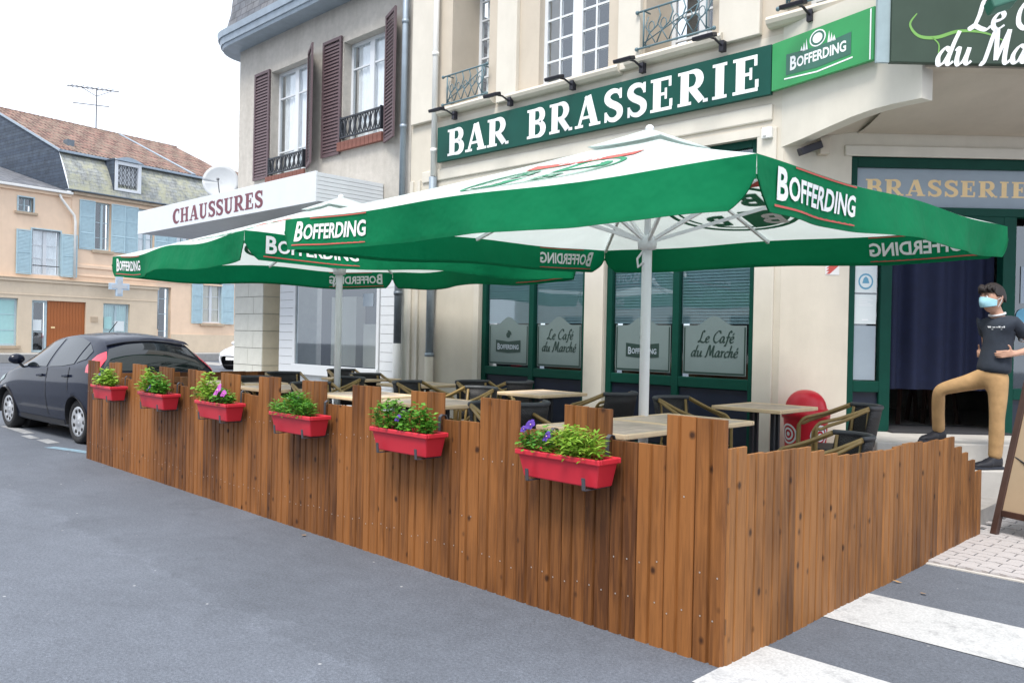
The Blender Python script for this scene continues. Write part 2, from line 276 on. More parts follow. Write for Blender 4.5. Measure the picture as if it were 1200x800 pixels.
M = dict(
 asphalt=asphalt(), stripe=paint_mark('stripe_paint', (.46, .47, .475), wear=.7), bluepaint=paint_mark('blue_paint', (.20, .33, .42), wear=1.1), oldpaint=paint_mark('old_paint', (.34, .35, .36), wear=1.1),
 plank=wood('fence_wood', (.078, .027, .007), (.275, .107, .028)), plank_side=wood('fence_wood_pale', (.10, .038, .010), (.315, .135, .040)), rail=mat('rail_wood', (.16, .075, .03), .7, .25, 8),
 screw=mat('screw_zinc', (.55, .54, .52), .35, .05, metal=.6), darkwood=mat('dark_wood', (.05, .024, .018), .5, .3, 9, stretch=(1, 1, .2)),
 beige=mat('beige_render', (.60, .555, .475), .85, .06, 3, .12, 90, dirt=.16), beige2=mat('sand_render', (.52, .46, .38), .85, .06, 3, .12, 90, dirt=.15), cream=mat('cream_render', (.62, .585, .515), .8, .05, 3, .1, 90, dirt=.12),
 neigh=mat('grey_roughcast', (.46, .435, .395), .9, .12, 9, .5, 70, dirt=.35), white=mat('white_paint', (.64, .67, .70), .45, .04, 3), whitedirty=mat('white_panel', (.60, .63, .66), .5, .07, 4, dirt=.2),
 stonew=mat('white_stone', (.62, .62, .56), .7, .08, 5, .1), stoney=mat('cream_stone', (.60, .55, .43), .75, .08, 5, .1), joint=mat('joint', (.33, .33, .30), .9),
 green=mat('dark_green_paint', (.004, .050, .036), .5, .12, 5, spec=.15), signgreen=mat('sign_green', (.004, .066, .050), .5, .1, 2, spec=.25, dirt=.15), blackgreen=mat('navy_panel', (.012, .018, .035), .3, .2, 3),
 beergreen=mat('beer_green', (.02, .27, .075), .3, .1, 2), beerdark=mat('beer_dark', (.03, .13, .09), .35, .1), greyboard=mat('grey_board', (.042, .066, .048), .5, .15, 2, spec=.25), paleedge=mat('pale_edge', (.28, .36, .38), .4),
 lettw=mat('letter_white', (.82, .84, .85), .5, .02), gold=mat('letter_gold', (.82, .60, .31), .45, .1, 5), maroon=mat('letter_maroon', (.16, .035, .055), .5, .08, 5), ink=mat('etched_ink', (.012, .035, .03), .5, .05), lime=mat('lime_swirl', (.16, .36, .08), .5, .05),
 red=mat('red_stripe', (.62, .03, .04), .5, .05), zinc=mat('zinc', (.30, .36, .42), .42, .15, 5, metal=.35, dirt=.25), zincdark=mat('zinc_dark', (.14, .17, .20), .5, .2, 5, metal=.3), pvc=mat('white_pipe', (.74, .74, .72), .45, .04),
 iron=mat('black_iron', (.018, .022, .03), .5, .15), blueiron=mat('blue_grey_iron', (.10, .17, .20), .5, .15), lampblack=mat('lamp_black', (.012, .012, .02), .4, .1), brick=mat('sill_brick', (.17, .068, .052), .85, .25, 14, .3),
 shutter=mat('brown_shutter', (.105, .070, .078), .6, .15, 8), blueshut=mat('blue_shutter', (.40, .55, .61), .6, .1, 5), bluepaint2=mat('blue_frame', (.42, .54, .59), .6, .1),
 room=mat('dark_room', (.03, .032, .035), .9, .2), curtainw=mat('net_curtain', (.88, .90, .92), .9, .1, 5), navy=mat('navy_curtain', (.005, .010, .040), .85, .2, 10), blind=mat('blind_slat', (.15, .23, .26), .6, .1),
 frost=mat('frosted_film', (.135, .185, .19), .75, .05, 4), frostw=mat('frosted_light', (.30, .36, .42), .7, .06, 4), pane=glass('window_glass', (.92, .95, .96), .12), darkpane=glass('shop_glass', (.74, .82, .85), .13), lightpane=glass('clear_glass', (.85, .9, .92), .12),
 slate=brickmat('slate', (.035, .052, .082), (.05, .07, .10), (.015, .02, .035), .22, .16, .008), slategrey=brickmat('slate_grey', (.11, .12, .14), (.16, .165, .18), (.06, .06, .07), .25, .16, .01, moss=None),
 slatemoss=brickmat('slate_moss', (.24, .26, .26), (.30, .31, .30), (.14, .15, .15), .3, .18, .01, moss=(.36, .36, .25)), tileroof=brickmat('clay_tile', (.19, .105, .085), (.26, .15, .12), (.08, .04, .035), .24, .30, .035, bump=1, moss=(.20, .155, .12)),
 peach=mat('peach_render', (.80, .60, .44), .9, .06, 2, .1, 30, dirt=.12), shopbeige=mat('shop_beige', (.64, .53, .40), .9, .07, 2, dirt=.15), ledge=mat('stone_ledge', (.46, .36, .26), .9, .15, 4, dirt=.3), orange_door=mat('orange_wood', (.33, .095, .018), .5, .25, 4, stretch=(6, 6, .3)),
 turq=mat('turquoise_blind', (.36, .60, .60), .6, .06), cross=mat('pharmacy_cross', (.42, .52, .62), .4, .25, 4), aerial=mat('aerial_metal', (.16, .165, .18), .5), dish=mat('dish_white', (.44, .47, .50), .5, .05),
 car=mat('car_paint', (.004, .007, .020), .4, .1, 2, spec=.10, coat=.55), carw=mat('car_white', (.75, .76, .78), .25, .03, coat=1), carglass=mat('car_glass', (.012, .016, .018), .04, .1, spec=.9), tyre=mat('tyre', (.018, .018, .02), .85, .2, 20), rim=mat('wheel_cover', (.52, .54, .57), .32, .06, metal=.4), tail=mat('tail_red', (.62, .02, .05), .12, .1, coat=1), blackplastic=mat('black_plastic', (.02, .02, .022), .55), plate=mat('number_plate', (.75, .76, .76), .4), plateblue=mat('plate_blue', (.05, .15, .45), .4),
 planter=mat('red_planter', (.55, .022, .04), .42, .06, 5), soil=mat('soil', (.03, .02, .015), .95, .3, 30), hook=mat('grey_hook', (.06, .06, .07), .45, .1), leaf=leafmat('leaf_green', (.04, .19, .02), (.17, .40, .04)), leaf2=leafmat('leaf_lime', (.13, .31, .02), (.36, .52, .07)), purple=leafmat('petal_purple', (.07, .025, .30), (.13, .05, .42)), magenta=leafmat('petal_magenta', (.42, .05, .42), (.6, .14, .55)),
 canvasw=cloth('canvas_white', (.74, .82, .80), .42), canvasg=cloth('canvas_green', (.002, .205, .080), .36), alu=mat('white_alu', (.84, .86, .88), .4, .04), printw=mat('print_white', (.80, .82, .82), .7, .04), printr=mat('print_red', (.50, .085, .07), .7, .1), printg=mat('print_green', (.02, .20, .10), .8, .1),
 tabletop=brickmat('table_tiles', (.58, .46, .37), (.63, .50, .40), (.70, .58, .46), .24, .24, .012, .55, .1, 'xy'), tableedge=mat('table_edge', (.80, .60, .38), .45, .12, 6), wicker=brickmat('dark_wicker', (.035, .033, .036), (.06, .056, .06), (.012, .012, .013), .02, .012, .003, .6, .8), bamboo=mat('bamboo_tube', (.27, .18, .062), .4, .22, 14), charcoal=mat('charcoal_wrap', (.055, .06, .068), .5, .15),
 binred=mat('bin_red', (.62, .012, .03), .35, .06), skin=mat('skin', (.50, .285, .20), .55, .06, 8), hair=mat('dark_hair', (.014, .009, .008), .6, .3, 30), tee=mat('navy_tee', (.022, .030, .045), .9, .15, 18, .9, 9), trim=mat('white_trim', (.65, .67, .70), .9), chino=mat('tan_chino', (.44, .27, .125), .9, .16, 12, 1.0, 9), shoe=mat('black_shoe', (.012, .013, .02), .6), sole=mat('shoe_sole', (.03, .035, .05), .8), mask=mat('mask_blue', (.36, .66, .76), .85, .05), eye=mat('eye_dark', (.01, .008, .008), .2),
 paver=mat('paver_stone', (.42, .40, .40), .85, .16, 5, .3, 60), sand=mat('paving_sand', (.36, .34, .335), .95, .15, 20), step=mat('step_stone', (.52, .50, .47), .8, .1, 6, .2, 40, dirt=.25), pavement=mat('pavement_concrete', (.30, .295, .285), .9, .12, 5, .2, 60), deckwood=mat('terrace_slab', (.34, .32, .30), .8, .2, 6), tanboard=mat('tan_board', (.34, .255, .17), .6, .08, 4), paper=mat('paper', (.66, .72, .74), .7, .03), paperblue=mat('paper_print', (.12, .33, .48), .7, .1), floor_in=mat('inner_floor', (.42, .41, .40), .6, .2), dryleaf=mat('dry_leaf', (.38, .22, .09), .8, .2), mat_=mat('door_mat', (.035, .035, .04), .95, .2, 40), steelw=mat('sticker_white', (.7, .7, .7), .6))

# ------------------------------------------------------------------ lettering: flat strokes and a text-curve sans
def strip(pts, w):
    n = len(pts); ws = w if isinstance(w, (list, tuple)) else [w]*n; out = []; L = []; Rr = []
    for i in range(n):
        a = pts[max(i-1, 0)]; b = pts[min(i+1, n-1)]; dx, dy = b[0]-a[0], b[1]-a[1]; l = math.hypot(dx, dy) or 1
        nx, ny = -dy/l, dx/l; L.append((pts[i][0]+nx*ws[i]/2, pts[i][1]+ny*ws[i]/2)); Rr.append((pts[i][0]-nx*ws[i]/2, pts[i][1]-ny*ws[i]/2))
    return [[Rr[i], Rr[i+1], L[i+1], L[i]] for i in range(n-1)]
def rect(x0, y0, x1, y1): return [[(x0, y0), (x1, y0), (x1, y1), (x0, y1)]]
def smooth(pts, k=5):
    out = []; n = len(pts)
    for i in range(n-1):
        p0, p1, p2, p3 = pts[max(i-1, 0)], pts[i], pts[i+1], pts[min(i+2, n-1)]
        for j in range(k):
            t = j/k; out.append(tuple(.5*((2*p1[a])+(-p0[a]+p2[a])*t+(2*p0[a]-5*p1[a]+4*p2[a]-p3[a])*t*t+(-p0[a]+3*p1[a]-3*p2[a]+p3[a])*t**3) for a in (0, 1)))
    return out+[pts[-1]]
def arcp(cx, cy, rx, ry, a0, a1, n=12): return [(cx+rx*math.cos(R(a0+(a1-a0)*i/n)), cy+ry*math.sin(R(a0+(a1-a0)*i/n))) for i in range(n+1)]
def ww(n, lo, hi): return [lo+(hi-lo)*math.sin(math.pi*i/(n-1)) for i in range(n)]
def bowl(x, y0, y1, rx):
    p = [(x, y1)]+arcp(x+.12, (y0+y1)/2, rx, (y1-y0)/2, 90, -90, 12)+[(x, y0)]; return strip(p, ww(len(p), .09, .22))
def serif(ch):
    if ch == 'B': return rect(.08, 0, .32, 1)+rect(0, 0, .08, .09)+rect(0, .91, .08, 1)+bowl(.32, .545, .955, .17)+bowl(.32, .045, .5, .21), .80
    if ch == 'R':
        return rect(.08, 0, .32, 1)+rect(0, 0, .08, .09)+rect(.32, 0, .4, .09)+rect(0, .91, .08, 1)+bowl(.32, .47, .955, .2)+strip([(.42, .46), (.70, .06)], .2)+rect(.74, 0, .88, .1), .90
    if ch == 'A': return strip([(.13, .05), (.40, 1)], .1)+strip([(.43, 1), (.69, .05)], .24)+rect(.25, .26, .56, .35)+rect(-.02, 0, .28, .09)+rect(.5, 0, .90, .09), .90
    if ch == 'S':
        p = smooth([(.58, .74), (.50, .90), (.34, .955), (.17, .89), (.13, .72), (.24, .58), (.42, .47), (.55, .34), (.54, .15), (.38, .045), (.20, .09), (.09, .26)], 4)
        return strip(p, ww(len(p), .08, .23))+rect(.54, .68, .62, 1)+rect(.04, 0, .12, .32), .68
    if ch == 'E': return rect(.08, 0, .32, 1)+rect(0, 0, .08, .09)+rect(0, .91, .08, 1)+rect(.32, .9, .64, 1)+rect(.32, .46, .5, .55)+rect(.32, 0, .66, .1)+rect(.56, .7, .64, .9)+rect(.44, .34, .51, .67)+rect(.59, .1, .68, .32), .74
    if ch == 'I': return rect(.08, 0, .32, 1)+rect(0, 0, .08, .09)+rect(0, .91, .08, 1)+rect(.32, 0, .4, .09)+rect(.32, .91, .4, 1), .46
    if ch == 'C':
        p = arcp(.44, .5, .32, .45, 48, 312, 20); return strip(p, ww(len(p), .07, .27))+rect(.6, .66, .68, .98), .76
    if ch == 'H': return rect(.08, 0, .3, 1)+rect(.56, 0, .78, 1)+rect(.3, .45, .56, .55)+sum([rect(x, y, x+.08, y+.09) for x in (0, .3, .48, .78) for y in (0, .91)], []), .92
    if ch == 'U':
        p = arcp(.42, .33, .22, .28, 180, 360, 14); return rect(.09, .3, .32, 1)+strip(p, [.23-.12*i/14 for i in range(15)])+rect(.58, .3, .69, 1)+sum([rect(x, .91, x+.08, 1) for x in (.01, .32, .5, .69)], []), .84
    return [], .42
SCR = {'L': ([[(.46, .9), (.36, 1), (.25, .85), (.2, .4), (.1, .06), (.0, .06), (.1, .14), (.3, .05), (.5, 0), (.62, .1)]], .62),
 'e': ([[(.04, .22), (.28, .3), (.32, .44), (.2, .5), (.06, .32), (.08, .08), (.22, 0), (.40, .12)]], .40), 'C': ([[(.62, .78), (.56, .97), (.36, .96), (.1, .6), (.1, .2), (.3, 0), (.5, .08), (.62, .22)]], .64),
 'a': ([[(.38, .45), (.2, .5), (.05, .25), (.1, .02), (.25, .08), (.38, .45)], [(.38, .45), (.34, .1), (.42, .02), (.5, .1)]], .50), 'f': ([[(.46, .85), (.38, 1), (.25, .8), (.18, .2), (.1, -.25), (0, -.2)], [(.05, .45), (.4, .47)]], .38),
 'd': ([[(.36, .42), (.2, .5), (.05, .25), (.1, .02), (.25, .08), (.38, .4)], [(.52, 1), (.42, .6), (.35, .1), (.42, .02), (.52, .1)]], .54), 'u': ([[(0, .4), (.08, .5), (.08, .12), (.16, 0), (.3, .15), (.38, .5)], [(.38, .5), (.35, .1), (.43, .02), (.52, .1)]], .55),
 'M': ([[(-.05, .02), (.06, .06), (.18, .9), (.26, 1)], [(.26, 1), (.4, .1)], [(.4, .1), (.62, 1)], [(.62, 1), (.64, .2), (.72, 0), (.84, .1)]], .84), 'r': ([[(0, .4), (.1, .5), (.1, 0)], [(.1, .25), (.2, .46), (.33, .45)]], .34),
 'c': ([[(.33, .4), (.25, .5), (.06, .3), (.08, .05), (.22, 0), (.40, .12)]], .38), 'h': ([[(.14, 1), (.09, .5), (.04, 0)], [(.05, .2), (.2, .48), (.3, .42), (.27, .1), (.34, .02), (.44, .1)]], .45)}
SCR['é'] = (SCR['e'][0]+[[(.2, .64), (.32, .82)]], .40)
def script_polys(text, h, sh=.18, pen=.075):
    out = []; x = 0
    for ch in text:
        if ch == ' ': x += .3; continue
        st, adv = SCR[ch]
        for s in st:
            p = smooth(s, 5) if len(s) > 2 else s; ws = []
            for i in range(len(p)):
                a = p[max(i-1, 0)]; b = p[min(i+1, len(p)-1)]; ang = math.atan2(b[1]-a[1], b[0]-a[0]); ws.append(pen*(.55+1.0*abs(math.sin(ang-R(35)))))
            for q in strip(p, ws): out.append([((x+u+sh*v)*h, v*h) for u, v in q])
        x += adv
    return out, x*h
def serif_polys(text, h, sx=1., sp=.05):
    out = []; x = 0
    for ch in text:
        ps, adv = serif(ch); out.append([[((x+u)*sx*h, v*h) for u, v in q] for q in ps]); x += adv+sp
    return out, (x-sp)*sx*h
_fc = {}
def sans_tris(text, h, sx=1., off=.018, sh=0.):
    key = (text, off)
    if key not in _fc:
        cu = bpy.data.curves.new('t', 'FONT'); cu.body = text; cu.size = 1; cu.offset = off; cu.resolution_u = 3; cu.fill_mode = 'FRONT'
        ob = bpy.data.objects.new('t', cu); COL.objects.link(ob); dg = bpy.context.evaluated_depsgraph_get()
        me = bpy.data.meshes.new_from_object(ob.evaluated_get(dg))
        _fc[key] = ([tuple(v.co[:2]) for v in me.vertices], [tuple(p.vertices) for p in me.polygons])
        bpy.data.objects.remove(ob); bpy.data.curves.remove(cu); bpy.data.meshes.remove(me)
    vs, fs = _fc[key]; k = h/.70; x0 = min(v[0] for v in vs)
    pts = [((x-x0+sh*y)*k*sx, y*k) for x, y in vs]
    return [[pts[i] for i in f] for f in fs], max(p[0] for p in pts)
def beer_word(h, sx=.78):
    a, w = sans_tris('B', h*1.18, sx, .03); b, w2 = sans_tris('OFFERDING', h*.86, sx, .028)
    return a+[[(x+w+h*.05, y+h*.10) for x, y in q] for q in b], w+h*.05+w2
def put(mb, polys, fn, m=0, eps=.0004):              # fn(u, v, lift) maps flat lettering onto its carrier
    for i, q in enumerate(polys): mb.add([fn(u, v, (i % 5)*eps) for u, v in q], [tuple(range(len(q)))], m)

# ------------------------------------------------------------------ ground
def structure(name, mb, m, **k):
    return mb.build(name, m, kind='structure', **k)
structure('road', MB().grid(lambda u, v: Vector((-190+240*u, -60+200*v, 0)), 24, 20), M['asphalt'])
for i, (y0, y1, x1) in enumerate(((-.86, -1.5, 3.4), (-.235, .415, 4.2), (1.07, 1.70, 4.6))):
    structure('crosswalk_stripe', MB().add([(-.012, y0, .004), (x1, y0, .004), (x1, y1, .004), (-.012, y1, .004)], [(0, 1, 2, 3)] if y1 > y0 else [(3, 2, 1, 0)]), M['stripe'])
mk = MB()
mk.add([(-9.55, -.10, .004), (-8.75, .12, .004), (-8.75, .26, .004), (-9.55, .03, .004)], [(0, 1, 2, 3)])
structure('blue_parking_line', mk, M['bluepaint'])
mk = MB()
for x0, y0, x1, y1 in ((-12.4, .12, -11.2, .26), (-11.0, .02, -10.55, .14), (-10.4, .05, -9.9, .2), (-13.5, -.5, -11.6, -.35)):
    mk.add([(x0, y0, .004), (x1, y0, .004), (x1, y1, .004), (x0, y1, .004)], [(0, 1, 2, 3)])
structure('parking_line', mk, M['oldpaint'])
# paving of interlocking stones in front of the steps
structure('paving_bed', MB().add([(-.03, 2.74, .004), (6, 2.74, .004), (6, 9, .004), (-.03, 9, .004)], [(0, 1, 2, 3)]), M['sand'])
pv = structure('paving', MB().box(-.02, 2.70, -.05, 6, 2.738, .008), M['step'])
zig = [(0, 0), (.05, .018), (.10, 0), (.15, .018), (.20, 0)]
poly = [(x+.002, y+.003) for x, y in zig[:4]]+[(.197, .003)]+[(.197, .095)]+[(x, y+.093) for x, y in reversed(zig[1:4])]+[(.003, .095)]
pm = None; n = 0
for r in range(26):
    for c in range(14):
        x = -.02+c*.205-(r % 2)*.1; y = 2.745+r*.1
        D = (Vector((x, y, 0))-CAM).dot(FWD); lat = (Vector((x, y, 0))-CAM).dot(RGT)
        if D > 7.75 or x < -.13 or lat/D > .75 or n > 290: continue
        if pm is None:
            o = MB().prism(poly, lambda a, b: Vector((a, b, .014)), lambda a, b: Vector((a, b, 0))).build('paver', M['paver'], pv); pm = o.data
        else:
            o = bpy.data.objects.new('paver', pm); COL.objects.link(o); o.parent = pv
        o.matrix_basis = Matrix.Translation((x, y, .003+random.uniform(0, .004))) @ Matrix.Rotation(random.uniform(-.02, .02), 4, 'Z'); n += 1
structure('pavement', MB().box(-16.2, 3.35, 0, -8.45, 5.6, .13).box(-70, 14, 0, -15, 15.5, .001), M['pavement'], bevel=.01)
structure('terrace_floor', MB().box(-8.33, .06, 0, -1.02, 3.55, .145).box(-8.33, 3.551, 0, -.09, 5.2, .145), M['deckwood'])
EM = frame((-2.27, 5.0, 0), RGT)                     # chamfered corner: x along the door wall, y into it
st = MB(EM).box(.65, -.97, 0, 5, .3, .575)
structure('door_step', st, M['step'], bevel=.012, org=(.65, 0, 0))
structure('low_step', MB(EM).box(.95, -1.42, 0, 5, -.965, .388), M['step'], bevel=.012, org=(.95, -1, 0))
for i, (px, py) in enumerate(((-.01, 2.07), (.19, 1.93), (-3.48, -.10))):
    a = random.uniform(0, 6); s = .028
    lf = MB(place((px+.05, py, .006), a)).add([(-s, 0, .002), (0, -s*.5, .006), (s*1.2, 0, .012), (0, s*.5, .004)], [(0, 1, 2, 3)])
    tag(lf.build('fallen_leaf', M['dryleaf'], org=(0, 0, 0)), ['yellow dry leaf on the asphalt beside the crosswalk end', 'small dry leaf on the asphalt between the paving and a white stripe', 'pale dry leaf on the road near the fence foot', 'smallest dry leaf on asphalt just below the paving'][i], 'leaf', 'dry leaves on the ground')

# ------------------------------------------------------------------ walls with openings
def wall(mb, x0, x1, z0, z1, y, t, holes, m=0):
    xs = sorted({x0, x1, *[h[0] for h in holes], *[h[1] for h in holes]}); zs = sorted({z0, z1, *[h[2] for h in holes], *[h[3] for h in holes]})
    xs = [x for x in xs if x0 <= x <= x1]; zs = [z for z in zs if z0 <= z <= z1]
    for i in range(len(xs)-1):
        for j in range(len(zs)-1):
            cx, cz = (xs[i]+xs[i+1])/2, (zs[j]+zs[j+1])/2
            if any(h[0] < cx < h[1] and h[2] < cz < h[3] for h in holes): continue
            a, b, c, d = xs[i], xs[i+1], zs[j], zs[j+1]
            mb.add([(a, y, c), (b, y, c), (b, y, d), (a, y, d)], [(0, 1, 2, 3)], m); mb.add([(a, y+t, c), (b, y+t, c), (b, y+t, d), (a, y+t, d)], [(3, 2, 1, 0)], m)
    for a, b, c, d in list(holes)+[(x0, x1, z0, z1)]:
        q = [(a, y, c), (b, y, c), (b, y, d), (a, y, d), (a, y+t, c), (b, y+t, c), (b, y+t, d), (a, y+t, d)]
        mb.add(q, [(0, 4, 5, 1), (1, 5, 6, 2), (2, 6, 7, 3), (3, 7, 4, 0)], m)
def window(parent, Mx, x0, x1, z0, z1, y, rows, leaf=2, fw=.06, fm='white', gm='pane', cols=1, curtain='curtainw', bar=.028, back=.35, mid=.11, name='window'):
    """casement: frame (a part) with panes, glazing bars and curtain as its sub-parts"""
    f = MB(Mx); t = .06
    f.box(x0, y, z0, x0+fw, y+t, z1).box(x1-fw, y, z0, x1, y+t, z1).box(x0+fw, y, z1-fw, x1-fw, y+t, z1).box(x0+fw, y, z0, x1-fw, y+t, z0+fw)
    w = (x1-x0-2*fw); lw = w/leaf
    for k in range(1, leaf): f.box(x0+fw+lw*k-mid/2, y-.006, z0+fw, x0+fw+lw*k+mid/2, y+t, z1-fw)
    o = f.build(name, M[fm], parent, org=((x0+x1)/2, y, z0), bevel=.004)
    for k in range(leaf):
        a = x0+fw+lw*k+(mid/2 if k else 0); b = x0+fw+lw*(k+1)-(mid/2 if k < leaf-1 else 0)
        cw = (b-a-bar*(cols-1))/cols; zz = [z0+fw]+[z for z in rows]+[z1-fw]
        for c in range(cols):
            ca = a+c*(cw+bar)
            if c: MB(Mx).box(ca-bar, y+.008, z0+fw, ca, y+t-.008, z1-fw).build('glazing_bar', M[fm], o)
            for r in range(len(zz)-1):
                p0 = zz[r]+(bar/2 if r else 0); p1 = zz[r+1]-(bar/2 if r < len(zz)-2 else 0)
                MB(Mx).box(ca, y+.022, p0, ca+cw, y+.028, p1).build('pane', M[gm], o)
                if r: MB(Mx).box(ca, y+.010, zz[r]-bar/2, ca+cw, y+t-.010, zz[r]+bar/2).build('glazing_bar', M[fm], o)
    if curtain:
        n = 24; cb = MB(Mx)
        for k in range(leaf):
            a = x0+fw+lw*k+.02; b = a+lw*(.92 if curtain == 'curtainw' else .95)
            if curtain == 'curtainw' and k == 0: a += lw*.10; b = x0+fw+lw-.02
            cb.grid(lambda u, v, a=a, b=b: Vector((a+(b-a)*u, y+.075+.012*math.sin(u*31), z0+.05+(z1-z0-.1)*v)), n, 2)
        cb.build('curtain', M[curtain], o, smooth=True)
    if back: MB(Mx).box(x0+.01, y+back-.02, z0, x1-.01, y+back, z1).build('dark_back', M['room'], o)
    return o
def shutter(parent, Mx, hinge, ang, w, z0, z1, m, panels=1, t=.035):
    """louvred leaf hung at hinge (x, y), opened to ang; its louvres are one part"""
    S = Mx @ Matrix.Translation((hinge[0], hinge[1], 0)) @ Matrix.Rotation(ang, 4, 'Z')
    f = MB(S); e = .055; sg = -1 if abs(ang) > 2 else 1
    f.box(0, -t*sg, z0, e, 0, z1).box(w-e, -t*sg, z0, w, 0, z1)
    hs = [z0+(z1-z0)*i/panels for i in range(panels+1)]
    for i, h in enumerate(hs):
        a = h-(0 if i == 0 else e*(.5 if i < panels else 1)); f.box(e, -t*sg, a, w-e, 0, a+e)
    o = f.build('shutter', M[m], parent, org=(0, 0, z0))
    l = MB(S); n = int((z1-z0-.12)/.062)
    for i in range(n):
        z = z0+.075+i*(z1-z0-.15)/n; l.add([(a_, b_*sg, c_) for a_, b_, c_ in ((e, -t+.004, z), (w-e, -t+.004, z), (w-e, -.004, z+.072), (e, -.004, z+.072), (e, -t+.010, z-.004), (w-e, -t+.010, z-.004), (w-e, .0, z+.068), (e, 0, z+.068))], [(0, 1, 2, 3), (7, 6, 5, 4), (4, 5, 1, 0)])
    l.build('louvre', M[m], o, kind='stuff'); return o

# ------------------------------------------------------------------ brasserie building
bb = thing('brasserie_building', 'cream corner building with the green bar sign, tall shop windows and chamfered door', 'building', (-2.27, 5.0, 0))
W1, W2 = (-7.02, -5.0, .15, 3.78), (-4.68, -2.58, .15, 3.78)
UL, UM, UR, UX = (-7.76, -6.93, 5.02, 7.6), (-5.92, -4.70, 4.98, 7.6), (-4.12, -3.18, 5.03, 7.6), (-2.26, -1.30, 5.05, 7.6)
mb = MB(); wall(mb, -8.72, -2.272, 0, 4.86, 5.0, .3, [W1, W2]); mb.build('wall', M['beige'], bb)
mb = MB(); wall(mb, -8.72, -.60, 4.86, 9.5, 5.0, .65, [UL, UM, UR, UX]); mb.build('wall', M['beige2'], bb)
for a, b in ((-8.66, -8.12), (-6.70, -6.30), (-4.50, -4.16), (-3.06, -2.55)):
    MB().box(a, 4.93, 4.90, b, 5.002, 9.4).build('pilaster', M['cream'], bb, bevel=.008)
for a, b in ((-8.70, -8.62), (-8.50, -8.44)): MB().box(a, 4.965, .13, b, 5.002, 4.0).build('moulding', M['cream'], bb, bevel=.008)
for a, b in ((-5.0, -4.68), (-7.14, -7.02), (-2.58, -2.34)): MB().box(a+.004, 4.975, .13, b-.004, 5.002, 3.86).build('pillar', M['cream'], bb, bevel=.01)
MB().box(-8.4, 4.972, 3.94, -2.40, 5.002, 4.12).build('string_course', M['cream'], bb, bevel=.015)
for a, b, z in ((-7.98, -6.76, 4.92), (-6.46, -4.46, 4.86), (-4.36, -3.0, 4.90), (-2.45, -1.1, 4.93)):
    s = MB()
    pr = [(5.0, z), (4.93, z+.005), (4.885, z+.035), (4.868, z+.075), (4.885, z+.11), (4.93, z+.125), (5.0, z+.13)]
    s.prism(pr, lambda y, zz, a=a: Vector((a, y, zz)), lambda y, zz, b=b: Vector((b, y, zz))); s.build('window_sill', M['beige'], bb, smooth=False)
window(bb, IDM, *UL, 5.56, [5.32, 5.62, 5.92, 6.22, 6.52, 6.82, 7.12], 2, .06, mid=.12)
window(bb, IDM, *UM, 5.10, [5.34, 5.63, 5.92, 6.21, 6.50, 6.8, 7.1], 2, .06, cols=2, mid=.17, curtain=None)
window(bb, IDM, *UR, 5.56, [5.34, 5.64, 5.94, 6.24, 6.54], 2, .06, cols=1, mid=.12, curtain=None)
window(bb, IDM, *UX, 5.56, [5.36, 5.68, 6.0, 6.3], 2, .06, cols=1, mid=.12, curtain=None)
def balconet(x0, x1, z0, z1, y):
    o = MB()
    for z in (z0, z1): o.tube([(x0-.10, y, z), (x1+.10, y, z)], .014, 6)
    for x in (x0-.1, x1+.1):
        for z in (z0, z1): o.ball((x, y, z), .026, 8, 6)
    for x in (x0, x1): o.tube([(x, y, z0), (x, y, z1)], .012, 6); o.tube([(x, y, z0+.04), (x, 5.03, z0+.04)], .010, 6); o.tube([(x, y, z1), (x, 5.03, z1)], .010, 6)
    r = o.build('balcony_railing', M['blueiron'], bb, smooth=True, org=(x0, y, z0))
    W, H = x1-x0, z1-z0; s = MB()
    for k in range(5):
        a = x0+W*k/5; p = [(a+W*.02, y, z0+.02), (a+W*.10, y, z0+H*.35), (a+W*.22, y, z0+H*.5), (a+W*.28, y, z0+H*.75), (a+W*.24, y, z0+H*.98)]
        s.tube(p, .009, 5)
        s.tube([(a+W*.2, y, z0+.02), (a+W*.12, y, z0+H*.3), (a+W*.03, y, z0+H*.55), (a+W*.08, y, z0+H*.8)], .007, 5)
        s.tube([(a+W*(.13+.05*math.cos(q)), y, z0+H*(.52+.14*math.sin(q))) for q in [i*.8 for i in range(8)]], .007, 5, closed=True)
    s.tube([(x0, y, z0+H*.12), (x0+W*.5, y, z0+H*.48), (x1, y, z0+H*.85)], .008, 5)
    s.build('scroll', M['blueiron'], r, smooth=True)
balconet(-7.74, -6.96, 5.07, 5.50, 4.90); balconet(-4.08, -3.20, 5.09, 5.54, 4.90); balconet(-2.22, -1.36, 5.1, 5.55, 4.90)

